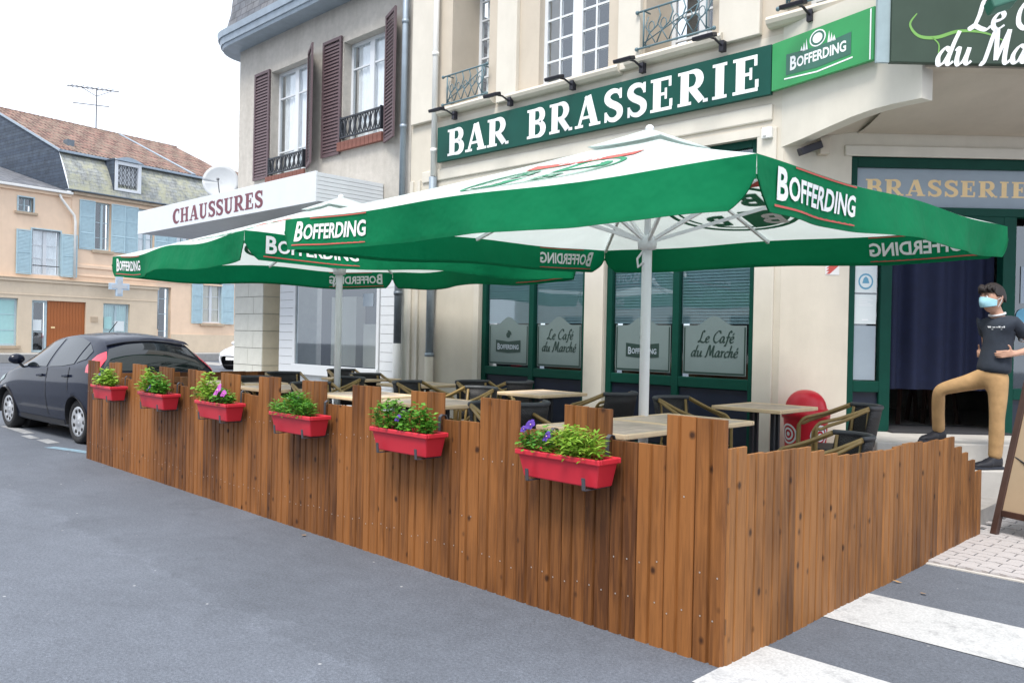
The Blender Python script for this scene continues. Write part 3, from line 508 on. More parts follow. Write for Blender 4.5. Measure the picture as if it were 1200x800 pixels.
def cafe_name(mb, fn, h, m=0):
    a, w = script_polys('Le Café', h, .18, .095); b, w2 = script_polys('du Marché', h, .18, .095)
    W = max(w, w2); put(mb, [[(x+W*.16-W/2, y+h*.62) for x, y in q] for q in a]+[[(x-W/2, y-h*.62) for x, y in q] for q in b], fn, m); return W
def beer_ribbon(mb, fn, w, h, mr, ml):
    mb.add([fn(-w/2, -h*.42, 0), fn(0, -h*.52, 0), fn(w/2, -h*.42, 0), fn(w/2, h*.58, 0), fn(0, h*.44, 0), fn(-w/2, h*.58, 0)], [(0, 1, 2, 3, 4, 5)], mr)
    p, W = beer_word(h*.5); k = w*.86/W; put(mb, [[((x-W/2)*k, y*k-h*.24) for x, y in q] for q in p], lambda u, v, l: fn(u, v, .0015+l*.3), ml)
def shop_window(x0, x1, z0, z1, blinds):
    y = 5.10; mid = (x0+x1)/2; zt = 3.12; fw = .085
    f = MB().box(x0, y-.05, z0, x0+fw, y+.05, z1).box(x1-fw, y-.05, z0, x1, y+.05, z1).box(x0+fw, y-.05, z1-fw, x1-fw, y+.05, z1).box(x0+fw, y-.05, z0, x1-fw, y+.05, z0+.1)
    f.box(mid-.045, y-.055, z0+.1, mid+.045, y+.05, z1-fw)
    for a, b in ((x0+fw, mid-.045), (mid+.045, x1-fw)): f.box(a, y-.048, zt, b, y+.05, zt+.10).box(a, y-.048, .97, b, y+.05, 1.09)
    o = f.build('shop_window', M['green'], bb, org=(mid, y, z0), bevel=.006)
    for k, (a, b) in enumerate(((x0+fw, mid-.045), (mid+.045, x1-fw))):
        MB().box(a, y-.005, zt+.1, b, y+.003, z1-fw).build('transom_pane', M['darkpane'], o)
        MB().box(a, y-.005, 1.09, b, y+.003, zt).build('pane', M['darkpane'], o)
        MB().box(a, y-.015, z0+.1, b, y+.015, .97).build('lower_panel', M['blackgreen'], o, bevel=.01)
        g = .045; c = (a+b)/2; zt2 = 1.70
        def top(u): d = abs(u-c)/(b-a-2*g); return zt2+(.11*(1+math.cos(math.pi*min(1, d/.30)))/2)
        N = 24; us = [a+g+(b-a-2*g)*i/N for i in range(N+1)]
        fl = MB(); pts = [(a+g, 1.125)]+[(b-g, 1.125)]+[(u, top(u)) for u in reversed(us)]
        fl.add([(u, y-.008, w) for u, w in pts], [tuple(range(len(pts)))]).build('frosted_film', M['frost'], o)
        e = MB(); e.add([(a+.055+t, y-.010, v) for t, v in ((0, 1.135), (.018, 1.135), (.018, 1.68), (0, 1.68))], [(0, 1, 2, 3)]); e.add([(b-.055-t, y-.010, v) for t, v in ((.018, 1.135), (0, 1.135), (0, 1.68), (.018, 1.68))], [(0, 1, 2, 3)]); e.add([(a+.055, y-.0104, 1.135), (b-.055, y-.0104, 1.135), (b-.055, y-.0104, 1.155), (a+.055, y-.0104, 1.155)], [(0, 1, 2, 3)])
        if k: cafe_name(e, lambda u, v, l: Vector((c+u*1.06, y-.011-l, 1.42+v)), .135)
        else:
            beer_ribbon(e, lambda u, v, l: Vector((c+u, y-.012-l, 1.38+v)), .50, .17, 0, 1)
            for q in range(3): e.add([(c+.07*math.cos(t)*(.6+.2*q)+.0, y-.012-.0004*q, 1.55+.07*math.sin(t)*(.6+.2*q)) for t in [i*math.pi/5 for i in range(10)]], [tuple(range(10))] if q == 0 else [(0, 1, 2, 3)], 0)
        e.build('lettering', [M['ink'], M['frostw']], o)
        bl = MB(); n = int((zt-1.72)/.036)
        if blinds:
            for i in range(n): z = 1.72+i*.036; bl.add([(a+.004, y+.012, z), (b-.004, y+.012, z), (b-.004, y+.020, z+.0375), (a+.004, y+.020, z+.0375)], [(0, 1, 2, 3)])
            bl.build('blind', M['blind'], o, kind='stuff')
        MB().box(a, y+.19, z0, b, y+.2, z1).build('dark_back', M['room'], o)
shop_window(*W1, True); shop_window(*W2, True)
MB().box(W2[0]-.06, 4.972, 3.78, W2[1]+.05, 5.0, 3.88).build('window_head', M['cream'], bb)

# chamfered corner with the door, overhanging fascia and soffit
AX = lambda lat, D: (lat-2.89, D-8.97)
mb = MB(EM); mb.box(0, 0, 0, .74, .25, 4.2); mb.box(.74, 0, 3.56, 4.8, .25, 4.2); mb.box(3.4, 0, 0, 4.8, .25, 3.56)
mb.build('door_wall', M['beige'], bb, org=(0, 0, 0))
MB(EM).box(.66, -.03, 3.545, 4.8, .002, 3.66).build('moulding', M['cream'], bb, org=(.7, 0, 3.5), bevel=.01)
F0, F1 = Vector((-2.30, 5.0, 0)), Vector((-.72, 4.56, 0))
fd = (F1-F0).normalized(); fnn = Vector((fd.y, -fd.x, 0)); fl = (F1-F0).length
FM = frame(F0, fd)                                    # curved-out part of the facade above the door
arch = [(0, 3.65), (.14, 3.66)]+[(.14+(fl-.34)*i/8, 3.66+.20*math.sin(i/8*math.pi/2)) for i in range(1, 9)]+[(fl-.02, 3.86), (fl, 3.80), (fl, 4.95), (0, 4.95)]
arch = [(0, 3.63), (.3, 3.67), (.6, 3.72), (.9, 3.765), (1.15, 3.785), (1.35, 3.785), (fl, 3.77), (fl, 4.95), (0, 4.95)]
MB(FM).prism(arch, lambda x, z: Vector((x, 0, z)), lambda x, z: Vector((x, .16, z))).build('bracket_wall', M['cream'], bb, org=(0, 0, 3.7))
GM = frame(F1, RGT)
MB(GM).box(0, .02, 4.06, 5.2, .2, 9.0).build('overhang_wall', M['beige2'], bb, org=(0, 0, 4))
dpt = 8.97-((F1-CAM).dot(FWD))
sf = MB(GM).grid(lambda u, v: Vector((.0+5.2*u, .16+(dpt-.16)*v, 4.065-.27*math.sin(v*math.pi/2))), 4, 8, flip=True).grid(lambda u, v: Vector((5.2*u, .16+(dpt-.16)*v, 4.12-.27*math.sin(v*math.pi/2))), 4, 8)
lat0 = F1.copy(); A0 = Vector((-2.27, 5.0, 0))
sf.build('soffit', M['beige2'], bb, smooth=True, org=(0, 0, 4))
w_ = MB(); q = [F0+Vector((.02, .1, 3.68)), F1+fnn*-.1+Vector((-.02, 0, 4.06)), F1+FWD*dpt+Vector((0, 0, 3.81)), A0+Vector((0, .02, 3.72))]
w_.add([q[0], q[1], q[2], q[3]], [(3, 2, 1, 0)]).build('soffit', M['beige2'], bb)
# door joinery
dj = MB(EM); Z0 = .575
dj.box(.74, .03, Z0, .82, .15, 3.55).box(.82, .03, 3.44, 3.35, .15, 3.55).box(.82, .03, 2.93, 3.35, .15, 3.02).box(.82, .03, 2.48, 1.10, .15, 2.56)
dj.box(1.10, .03, Z0, 1.22, .15, 2.93).box(2.42, .03, Z0, 2.56, .15, 2.93).box(3.27, .03, Z0, 3.35, .15, 2.93).box(.82, .03, Z0, 1.10, .15, Z0+.06).box(.82, .03, 1.0, 1.10, .15, 1.12).box(2.56, .03, .95, 3.27, .15, 1.07).box(1.22, .03, 2.84, 2.42, .15, 2.93)
do = dj.build('door_frame', M['green'], bb, org=(.74, 0, Z0), bevel=.006)
MB(EM).box(.82, .08, 3.02, 3.27, .086, 3.44).build('transom_pane', M['frostw'], do)
MB(EM).box(.82, .08, 1.12, 1.10, .086, 2.48).build('pane', M['darkpane'], do); MB(EM).box(.82, .13, 1.12, 1.10, .14, 2.48).build('dark_back', M['room'], do)
MB(EM).box(.82, .07, Z0+.06, 1.10, .10, 1.0).build('lower_panel', M['blackgreen'], do); MB(EM).box(.82, .09, 2.56, 1.10, .10, 2.93).build('lower_panel', M['blackgreen'], do)
MB(EM).box(2.56, .08, 1.07, 3.27, .086, 2.84).build('pane', M['darkpane'], do); MB(EM).box(2.56, .13, 1.07, 3.27, .14, 2.84).build('dark_back', M['room'], do); MB(EM).box(2.56, .07, Z0+.001, 3.27, .1, .95).build('lower_panel', M['blackgreen'], do)
for ps in serif_polys('BRASSERIE', .165, 1.28, .10)[0]:
    t = MB(EM); put(t, ps, lambda u, v, l: Vector((.93+u*1.10, .079-l, 3.145+v*1.06)))
    t.build('letter', M['gold'], do)
cur = MB(EM).grid(lambda u, v: Vector((1.20+1.24*u, .26+.045*math.sin(u*34+1.2*math.sin(u*7))*(.5+.5*(1-v))+.02*math.sin(u*11), 1.03+1.88*v)), 120, 6)
cur.build('door_curtain', M['navy'], do, smooth=True)
rm = MB(EM); rm.box(.3, .26, .50, 4.4, 3.6, Z0-.002); rm.box(.3, 3.6, .5, 4.4, 3.7, 3.4); rm.box(.2, .26, .5, .3, 3.7, 3.4); rm.box(4.4, .26, .5, 4.5, 3.7, 3.4); rm.box(.2, .26, 3.4, 4.5, 3.7, 3.5)
rm.build('inner_room', M['floor_in'], bb, org=(1, 1, .5))
tag(MB(EM).box(1.20, -.10, Z0+.002, 2.5, .75, Z0+.018).build('door_mat', M['mat_'], org=(1.8, .3, Z0)), 'dark mat lying across the open doorway threshold', 'mat')
def stool(x, y):
    S = EM @ Matrix.Translation((x, y, Z0))
    t = thing('bar_chair', None, None, S)
    MB(S).box(-.2, -.2, .44, .2, .2, .50).build('seat', M['darkwood'], t)
    for i in (-1, 1):
        for j in (-1, 1): MB(S).bar((.17*i, .17*j, .44), (.21*i, .21*j, 0), .04, .04).build('leg', M['darkwood'], t)
    MB(S).box(-.2, .16, .5, .2, .2, .92).build('backrest', M['darkwood'], t); return t
for (x, y), l in zip(((1.42, 1.5), (1.95, 1.15), (2.35, 1.35)), ('dark chair inside the doorway, left under the curtain hem', 'dark chair inside the doorway behind the raised knee', 'dark chair inside the doorway behind the standing leg')): tag(stool(x, y), l, 'chair', 'chairs inside the bar')
def sheet(name, label, cat, x0, x1, z0, z1, y, art, Mx=EM, m='paper', group=None):
    o = tag(MB(Mx).box(x0, y-.003, z0, x1, y, z1).build(name, M[m], org=((x0+x1)/2, y, z0)), label, cat, group); art(lambda u, v, l: Vector((x0+(x1-x0)*u, y-.0045-l, z0+(z1-z0)*v)), o); return o
def art_mask(fn, o):
    a = MB(Mx_); a.add([fn(.5+.34*math.cos(t), .36+.26*math.sin(t), 0) for t in [i*math.pi/8 for i in range(16)]], [tuple(range(16))], 0)
    a.add([fn(.5+.27*math.cos(t), .36+.20*math.sin(t), .0006) for t in [i*math.pi/8 for i in range(16)]], [tuple(range(16))], 1)
    a.add([fn(.34, .30, .0012), fn(.66, .30, .0012), fn(.60, .46, .0012), fn(.5, .52, .0012), fn(.40, .46, .0012)], [(0, 1, 2, 3, 4)], 0)
    for i in range(4): a.add([fn(.2, .74+.05*i, 0), fn(.8-.1*(i % 2), .74+.05*i, 0), fn(.8-.1*(i % 2), .755+.05*i, 0), fn(.2, .755+.05*i, 0)], [(0, 1, 2, 3)], 2)
    a.build('print', [M['paperblue'], M['paper'], M['alu']], o)
def art_lines(fn, o):
    a = MB(Mx_)
    for i in range(5): a.add([fn(.2, .62+.06*i, 0), fn(.85-.12*(i % 3), .62+.06*i, 0), fn(.85-.12*(i % 3), .64+.06*i, 0), fn(.2, .64+.06*i, 0)], [(0, 1, 2, 3)], 0)
    a.add([fn(.36, .12, 0), fn(.64, .12, 0), fn(.64, .16, 0), fn(.36, .16, 0)], [(0, 1, 2, 3)], 0); a.build('print', [M['alu'], M['paperblue']], o)
Mx_ = EM
sheet('notice', 'white mask notice with blue round print on the door side panel', 'notice', .83, 1.07, 2.08, 2.42, .028+.045, art_mask)
sheet('notice', 'white printed sheet under the mask notice by the door', 'notice', .83, 1.07, 1.74, 2.06, .028+.045, art_lines)
sheet('menu_sheet', 'long grey sheet at the bottom of the door side panel', 'notice', .825, 1.07, 1.13, 1.72, .073, lambda f, o: None, m='frostw')
def art_red(fn, o):
    a = MB(Mx_)
    for k in (0, .34, .68): a.add([fn(.05, .05+k*.5, 0), fn(.3, .05+k*.5, 0), fn(.95, .55+k*.5, 0), fn(.95, .75+k*.5 if k < .6 else .95, 0)], [(0, 1, 2, 3)], 0)
    a.build('print', M['printr'], o)
sheet('wall_notice', 'small white and red label on the cream wall beside the door', 'notice', .48, .63, 2.26, 2.44, -.001, art_red, m='steelw')
sheet('sticker', 'pale upright sticker at the top of the right door glass', 'notice', 2.64, 2.74, 2.0, 2.40, .073, lambda f, o: None, m='frostw')
sheet('notice', 'pale green list sheet on the right door glass', 'notice', 2.78, 3.2, 1.35, 2.1, .073, art_lines, m='frostw')
sp = MB(EM); 
tag(MB(EM).add([(2.68+.085*math.cos(t), .07, 1.86+.085*math.sin(t)) for t in [i*math.pi/10 for i in range(20)]], [tuple(range(20))]).build('sticker', M['paperblue'], org=(2.68, .07, 1.86)), 'round blue sticker on the right door glass', 'sticker')
# small fittings on the wall
tag(MB().box(-2.50, 4.93, 3.74, -2.38, 5.0, 3.86).box(-2.48, 4.915, 3.76, -2.44, 4.93, 3.80).build('wall_sensor', M['pvc'], org=(-2.44, 5, 3.8), bevel=.01), 'small white box high on the wall above the last window', 'sensor')
sl_ = thing('spotlight', 'small grey spotlight tucked under the cream bracket by the door', 'lamp', EM @ Matrix.Translation((.42, -.0, 3.62)))
s0 = EM @ Matrix.Translation((.42, 0, 3.62))
MB(s0).box(-.06, -.10, -.08, .05, 0, .10).build('housing', M['beige2'], sl_, bevel=.01); MB(s0).bar((-.06, -.1, .02), (-.30, -.16, -.08), .09, .08).build('lamp_head', M['lampblack'], sl_, bevel=.01)

# ------------------------------------------------------------------ signs
def letters(parent, Mx, text, x0, z0, h, sx, m, y, sp=.05, space=None):
    ps, w = serif_polys(text, h, sx, sp)
    for p in ps:
        if p:
            t = MB(Mx); put(t, p, lambda u, v, l: Vector((x0+u, y-l, z0+v))); t.build('letter', m, parent, org=(x0+p[0][0][0], y, z0))
sg = thing('bar_sign', 'long dark green fascia board reading BAR BRASSERIE in white', 'sign', (-7.95, 4.96, 4.18))
MB().box(-7.95, 4.90, 4.20, -2.385, 4.955, 4.74).build('board', M['signgreen'], sg, bevel=.004)
letters(sg, IDM, 'BAR', -7.70, 4.265, .40, 1.24, M['lettw'], 4.897, .04)
letters(sg, IDM, 'BRASSERIE', -6.02, 4.265, .40, 1.158, M['lettw'], 4.897, .10)
P0_, P1_ = Vector((-2.38, 4.90, 0)), Vector((-1.17, 4.585, 0)); pd = (P1_-P0_); pl = pd.length; PM = frame(P0_, pd)
bs = thing('beer_sign', 'bright green beer panel between the bar sign and the grey board', 'sign', frame((*P0_.xy, 4.2), pd))
MB(PM).box(.005, 0, 4.225, pl, .05, 4.735).build('board', M['beergreen'], bs, bevel=.004)
t = MB(PM); c = pl*.48
fnp = lambda u, v, l: Vector((c+u, -.003-l, 4.44+v))
beer_ribbon(t, lambda u, v, l: fnp(u, v+.0, l), .80, .22, 0, 1)
t.add([fnp(-.42, -.12, .0), fnp(0, -.15, .0), fnp(.42, -.12, 0), fnp(.42, -.135, 0), fnp(0, -.165, 0), fnp(-.42, -.135, 0)], [(5, 4, 1, 0), (4, 3, 2, 1)], 1)
for k, (r, mm) in enumerate(((.10, 1), (.085, 0), (.06, 1))): t.add([fnp(r*math.cos(a), .185+r*.85*math.sin(a), .001*k) for a in [i*math.pi/10 for i in range(20)]], [tuple(range(20))], mm)
for q in (-1, 1):
    for k in range(3): t.add([fnp(q*(.12+.03*k), .10, 0), fnp(q*(.15+.035*k), .10, 0), fnp(q*(.14+.03*k), .22-.03*k, 0)], [(0, 1, 2)], 1)
t.add([fnp(pl-c-.045, -.205, 0), fnp(pl-c-.03, -.205, 0), fnp(pl-c-.03, .28, 0), fnp(pl-c-.045, .28, 0)], [(0, 1, 2, 3)], 1)
t.build('lettering', [M['beerdark'], M['lettw']], bs)
cs0 = at(3.22, 7.46); CM = frame(cs0, RGT)
cs = thing('cafe_sign', 'large grey green board with white café name over the door', 'sign', frame((*cs0.xy, 4.16), RGT))
MB(CM).box(.12, -.03, 4.045, 3.9, .04, 5.3).build('board', M['greyboard'], cs, bevel=.006)
MB(CM).box(.0, .0, 4.05, .117, .035, 5.3).build('edge_panel', M['paleedge'], cs)
t = MB(CM); fc = lambda u, v, l: Vector((.98+u, -.033-l, 4.37+v+.05*u))
a_, w_1 = script_polys('Le Café', .30, .2, .10); b_, w_2 = script_polys('du Marché', .30, .2, .10)
put(t, [[(x-.17, y-.02) for x, y in q] for q in a_]+[[(x-.47, y-.325) for x, y in q] for q in b_], fc, 0)
sw = smooth([(.34, 4.48), (.28, 4.38), (.36, 4.28), (.52, 4.27), (.72, 4.33), (.95, 4.32), (1.15, 4.24)], 6)
put(t, strip(sw, ww(len(sw), .008, .03))+strip(smooth([(.48, 4.27), (.54, 4.21), (.54, 4.13)], 4), .012), lambda u, v, l: Vector((u, -.0325-l*.3, v)), 1)
t.build('lettering', [M['lettw'], M['lime']], cs)
LMP = (('leftmost black arm lamp over the letter B of BAR', -7.55, 4.86), ('black arm lamp over the end of the word BAR', -6.36, 4.85), ('black arm lamp under the middle white window above the sign', -5.20, 4.85), ('black arm lamp over the double S of BRASSERIE', -4.08, 4.84), ('black arm lamp over the last letters of BRASSERIE', -2.98, 4.85), ('black arm lamp above the bright green beer panel', -1.95, 4.93))
l0 = None
for i, (lb, x, z) in enumerate(LMP):
    if i == 0:
        l0 = thing('sign_lamp', lb, 'lamp', (x, 5.0, z), 'arm lamps over the bar sign'); S = Matrix.Translation((x, 5.0, z))
        MB(S).box(-.03, -.14, -.06, .03, -.07, .06).build('wall_plate', M['lampblack'], l0); MB(S).tube([(0, -.12, .0), (-.01, -.26, .05), (-.02, -.40, .04)], .014, 6).build('arm', M['lampblack'], l0)
        MB(S).obox((-.03, -.44, .025), (.13, 0, 0), (0, .055, .016), (0, -.008, .022)).build('lamp_head', M['lampblack'], l0, bevel=.01)
    else: copy_tree(l0, Matrix.Translation((x, 5.0, z)), lb)
lg = thing('sign_lamp', 'dark green lamp hanging in front of the café board', 'lamp', CM @ Matrix.Translation((1.0, -.03, 4.95)))
MB(CM).tube([(1.02, -.03, 4.98), (1.0, -.2, 4.9), (.90, -.38, 4.50)], .016, 6).build('arm', M['lampblack'], lg); MB(CM).obox((.86, -.42, 4.43), (.10, .0, .035), (0, .06, -.02), (-.015, .01, .05)).build('lamp_head', M['beerdark'], lg, bevel=.015)
# pipes
def pipe(name, label, x, y, z0, z1, r, m, rings=(), low=None):
    o = thing(name, label, 'pipe', (x, y, z0)); MB().tube([(x, y, low or z0), (x, y, z1)], r, 12).build('pipe', M[m], o, smooth=True)
    for z in rings: MB().tube([(x, y, z-.03), (x, y, z+.03)], r*1.18, 12).build('collar', M[m], o, smooth=True)
    if low: MB().tube([(x, y, z0), (x, y, low+.08)], r*1.15, 12).build('foot_pipe', M['pvc' if m == 'zincdark' else 'beige'], o, smooth=True)
pipe('downpipe', 'white downpipe running up left of the bar sign', -8.03, 4.90, 4.0, 9.0, .045, 'pvc', (4.4, 5.9))
pipe('downpipe', 'shiny zinc downpipe left of the first green shop window', -8.05, 4.91, .13, 3.99, .062, 'zinc', (3.2, 2.35, 1.22), 1.12)
pipe('downpipe', 'dark zinc downpipe with white foot between the two buildings', -8.86, 4.90, .13, 3.5, .062, 'zincdark', (2.2,), 1.3)
pipe('downpipe', 'tall grey zinc downpipe at the edge of the grey house', -8.80, 4.89, 3.52, 9.0, .05, 'zinc', (4.9, 6.6))

# ------------------------------------------------------------------ shoe shop house
nb = thing('shoe_shop_house', 'grey rendered house with brown shutters above the white shop canopy', 'building', (-11.7, 5.0, 0))
N1, N2 = (-13.27, -11.86, 4.62, 6.74), (-10.72, -9.44, 4.93, 6.74)
mb = MB(); wall(mb, -14.6, -8.73, 3.3, 7.75, 5.0, .3, [N1, N2]); mb.box(-14.6, 5.302, 0, -14.3, 14, 7.75); mb.build('wall', M['neigh'], nb)
for (a, b, c, d), rz in ((N1, [5.14, 6.22]), (N2, [5.45, 6.28])): window(nb, IDM, a, b, c, d, 5.17, rz, 2, .06, mid=.13)
def guard(x0, x1, z0, z1):
    g = MB().box(x0, 4.92, z1-.03, x1, 4.95, z1).box(x0, 4.92, z0, x1, 4.95, z0+.03)
    for x in (x0, x1): g.box(x-.012, 4.92, z0, x+.012, 5.02, z1+.02)
    o = g.build('window_guard', M['iron'], nb); s = MB(); n = 8
    for k in range(n):
        c = x0+(x1-x0)*(k+.5)/n; w = (x1-x0)/n*.40
        s.tube([(c+w*math.cos(q)*(1-.45*abs(math.sin(q))), 4.935, (z0+z1)/2+(z1-z0)*.40*math.sin(q)) for q in [i*math.pi/6 for i in range(12)]], .011, 5, closed=True)
        s.box(c-(x1-x0)/n/2-.008, 4.925, z0, c-(x1-x0)/n/2+.008, 4.945, z1)
    s.build('scroll', M['iron'], o)
guard(-13.2, -11.92, 4.66, 4.98); guard(-10.68, -9.48, 4.99, 5.36)
for a, b, z in ((-13.3, -11.84, 4.47), (-10.76, -9.42, 4.78)):
    so = MB().box(a, 4.95, z+.005, b, 5.0, z+.145).build('window_sill', M['joint'], nb); n = 11; bm0 = None
    for k in range(n):
        w = (b-a)/n; q = MB().box(a+w*k+.006, 4.91, z, a+w*(k+1)-.006, 4.99, z+.15).build('brick', M['brick'], so, org=(a+w*k, 4.95, z))
        if bm0 is None: bm0 = q.data
        else: q.data = bm0
shutter(nb, IDM, (-13.28, 4.985), math.pi, .60, 4.62, 6.80, 'brown_shutter' if 0 else 'shutter', 1)
shutter(nb, IDM, (-11.84, 4.985), R(-25), .62, 4.62, 6.80, 'shutter', 1)
shutter(nb, IDM, (-10.74, 4.985), math.pi, .60, 4.74, 6.86, 'shutter', 1)
shutter(nb, IDM, (-9.42, 4.985), R(-20), .54, 4.74, 6.86, 'shutter', 1)
# eaves with a rounded end, gutter and slate mansard
path = [(-8.74, 4.62), (-14.45, 4.62)]+[(-14.45+.75*math.cos(R(a)), 5.37+.75*math.sin(R(a))) for a in range(-100, -181, -10)]+[(-15.2, 14)]
def sweep(mb, path, prof, m=0):
    n = len(path); P = [Vector((x, y, 0)) for x, y in path]; vs = []
    for i in range(n):
        d = (P[min(i+1, n-1)]-P[max(i-1, 0)]).normalized(); o = Vector((d.y, -d.x, 0))*-1
        vs += [P[i]+o*a+Vector((0, 0, z)) for a, z in prof]
    k = len(prof); mb.add(vs, [(i*k+j, i*k+j+1, (i+1)*k+j+1, (i+1)*k+j) for i in range(n-1) for j in range(k-1)], m)
mb = MB(); sweep(mb, path, [(-.42, 7.44), (0, 7.44), (.02, 7.50), (.05, 7.50), (.07, 7.62), (.10, 7.62), (.12, 7.74), (.06, 7.76), (-.05, 7.74)]); mb.build('gutter', M['zinc'], nb, smooth=False)
mb = MB(); sweep(mb, path, [(-.02, 7.73), (-.14, 8.2), (-.22, 9.0), (-.30, 10.4)]); mb.build('roof', M['slategrey'], nb)
# ground floor of the shop
mb = MB().box(-14.6, 5.0, .13, -13.42, 5.55, 3.3); p_ = mb.build('pillar', M['joint'], nb)
for r in range(9):
    z = .15+r*.35
    for c in range(2):
        a = -14.61+c*.6+(0 if r % 2 else -.0); b = a+.6 if c == 0 else -13.41; sft = .22 if r % 2 else 0
        x0, x1 = (-14.61, -14.01+sft) if c == 0 else (-14.01+sft, -13.41)
        MB().box(x0+.006, 4.985, z, x1-.006, 5.0, z+.338).build('stone_block', M['stonew'], p_, org=(x0, 5, z))
    MB().box(-13.42, 5.0, z, -13.408, 5.55, z+.338).build('stone_block', M['stoney'], p_, org=(-13.42, 5, z))
MB().box(-13.40, 5.5, .13, -12.74, 5.55, 3.3).build('wall', M['stoney'], nb)
for a, b in ((-12.74, -12.22), (-9.44, -9.0)):
    o = MB().box(a, 5.0, .13, b, 5.5, 3.3).build('pillar', M['joint'], nb); n = 20
    for k in range(n): MB().box(a-.003, 4.985, .14+k*.155, b+.003, 5.0, .14+k*.155+.148).build('tile', M['white'], o, org=(a, 5, .14+k*.155))
MB().box(-9.0, 5.0, .13, -8.74, 5.3, 3.3).build('pillar', M['stonew'], nb)
sw_ = MB().box(-12.2, 4.93, .74, -9.46, 5.04, .93).box(-12.2, 4.96, 2.9, -9.46, 5.04, 3.3).box(-12.21, 4.96, .93, -12.13, 5.04, 2.9).box(-9.53, 4.96, .93, -9.46, 5.04, 2.9).build('display_window', M['white'], nb, bevel=.008)
MB().box(-12.13, 4.99, .93, -9.53, 5.0, 2.9).build('pane', M['darkpane'], sw_)
MB().box(-12.15, 5.02, .13, -9.5, 5.12, .74).build('plinth', M['whitedirty'], sw_); MB().box(-12.13, 5.55, .5, -9.5, 5.6, 3.2).build('dark_back', M['room'], sw_)
dp = MB().box(-11.4, 5.3, .93, -10.6, 5.5, 2.2).box(-10.3, 5.25, .93, -9.9, 5.5, 1.7).build('display_stand', M['beige2'], sw_)
MB().box(-9.95, 4.985, 2.0, -9.65, 4.988, 2.22).build('window_sticker', M['frostw'], sw_)
cn = thing('shop_canopy', 'white flat shop canopy with maroon lettering CHAUSSURES', 'canopy', (-13, 5.0, 3.6))
MB().box(-16.5, 3.72, 3.60, -9.45, 5.0, 3.64).box(-16.5, 3.72, 4.03, -9.45, 4.99, 4.06).build('deck', M['whitedirty'], cn)
MB().box(-16.52, 3.68, 3.585, -9.44, 3.72, 4.075).build('front_panel', M['white'], cn, bevel=.005)
MB().box(-16.52, 3.722, 3.64, -16.48, 4.98, 4.03).build('end_panel', M['white'], cn)
MB().box(-9.49, 3.722, 3.60, -9.455, 4.98, 4.05).build('end_panel', M['joint'], cn)
for k in range(7): MB().box(-9.455, 3.69, 3.60+k*.066, -9.435, 4.985, 3.60+k*.066+.060).build('slat', M['white'], cn, org=(-9.45, 4.3, 3.6+k*.066))
letters(cn, IDM, 'CHAUSSURES', -14.72, 3.665, .285, 1.52, M['maroon'], 3.677, .05)
ds = thing('satellite_dish', 'round pale satellite dish beyond the shoe shop canopy', 'satellite dish', (-16.2, 5.4, 4.4))
dn = Vector((.80, -.55, .24)).normalized(); dc = Vector((-16.2, 5.4, 4.93)); u1 = dn.cross(Vector((0, 0, 1))).normalized(); u2 = u1.cross(dn)
MB().grid(lambda u, v: dc+(u1*math.cos(2*math.pi*u)+u2*math.sin(2*math.pi*u))*(.40*v)+dn*(.07*v*v), 28, 6).build('reflector', M['dish'], ds, smooth=True, solid=.012)
MB().tube([dc-dn*.02, dc-dn*.25+Vector((0, .2, -.2)), Vector((-14.65, 6.4, 4.55))], .025, 6).build('mount', M['aerial'], ds); MB().tube([dc-u2*.38, dc+dn*.42-u2*.12], .012, 6).ball(dc+dn*.43-u2*.11, .035).build('feed_arm', M['aerial'], ds)

# ------------------------------------------------------------------ houses across the square
BM = frame((-40.27, 6.91, 0), (-0.17, 0.985, 0)); GZ = .38
structure('far_pavement', MB(BM).box(-14, -2.2, 0, 30, .3, GZ), M['pavement'], bevel=.02, org=(0, 0, 0))
def bgthing(name, label, cat, x, z=0, y=0): return thing(name, label, cat, BM @ Matrix.Translation((x, y, z)))
ha = bgthing('corner_house', 'low peach house with small attic window and beige shop front', 'building', 0, GZ)
A1, A2 = (.66, 1.30, 6.80, 7.44), (1.27, 2.55, 3.98, 6.06)
mb = MB(BM); wall(mb, -6, 3.05, 3.6, 7.75, 0, .35, [A1, A2]); mb.box(-6, .352, GZ, -5.7, 9, 7.7); mb.build('wall', M['peach'], ha, org=(0, 0, 0))
MB(BM).box(-6.1, -.12, 7.72, 3.0, .2, 7.86).build('cornice', M['peach'], ha, bevel=.02); MB(BM).box(-6.1, -.26, 7.86, 3.0, .0, 7.98).build('gutter', M['pvc'], ha, bevel=.02)
MB(BM).prism([(-.25, 7.99), (7.0, 9.93), (7.0, 9.75), (-.1, 7.87)], lambda y, z: Vector((-6.1, y, z)), lambda y, z: Vector((2.72, y, z))).build('roof', M['slategrey'], ha)
window(ha, BM, *A1, .16, [7.1], 2, .05, fm='bluepaint2', mid=.06, curtain=None, back=.33)
window(ha, BM, *A2, .14, [4.75, 5.35], 2, .06, fm='white', mid=.16, back=.34)
def surround(parent, x0, x1, z0, z1, m='bluepaint2', t=.06, y=-.03):
    MB(BM).box(x0-t, y, z0, x0, .14, z1+t).box(x1, y, z0, x1+t, .14, z1+t).box(x0, y, z1, x1, .14, z1+t).build('window_surround', M[m], parent, org=(x0, 0, z0))
surround(ha, *A1); surround(ha, *A2)
MB(BM).box(.5, -.10, 6.68, 1.48, .02, 6.79).build('window_sill', M['ledge'], ha)
shutter(ha, BM, (1.24, -.035), math.pi, .66, 3.96, 5.98, 'blueshut', 2); shutter(ha, BM, (2.60, -.035), R(-8), .70, 3.96, 5.98, 'blueshut', 2)
MB(BM).tube([(1.3, -.05, 4.4), (2.5, -.05, 4.4)], .02, 5).build('window_rail', M['iron'], ha)
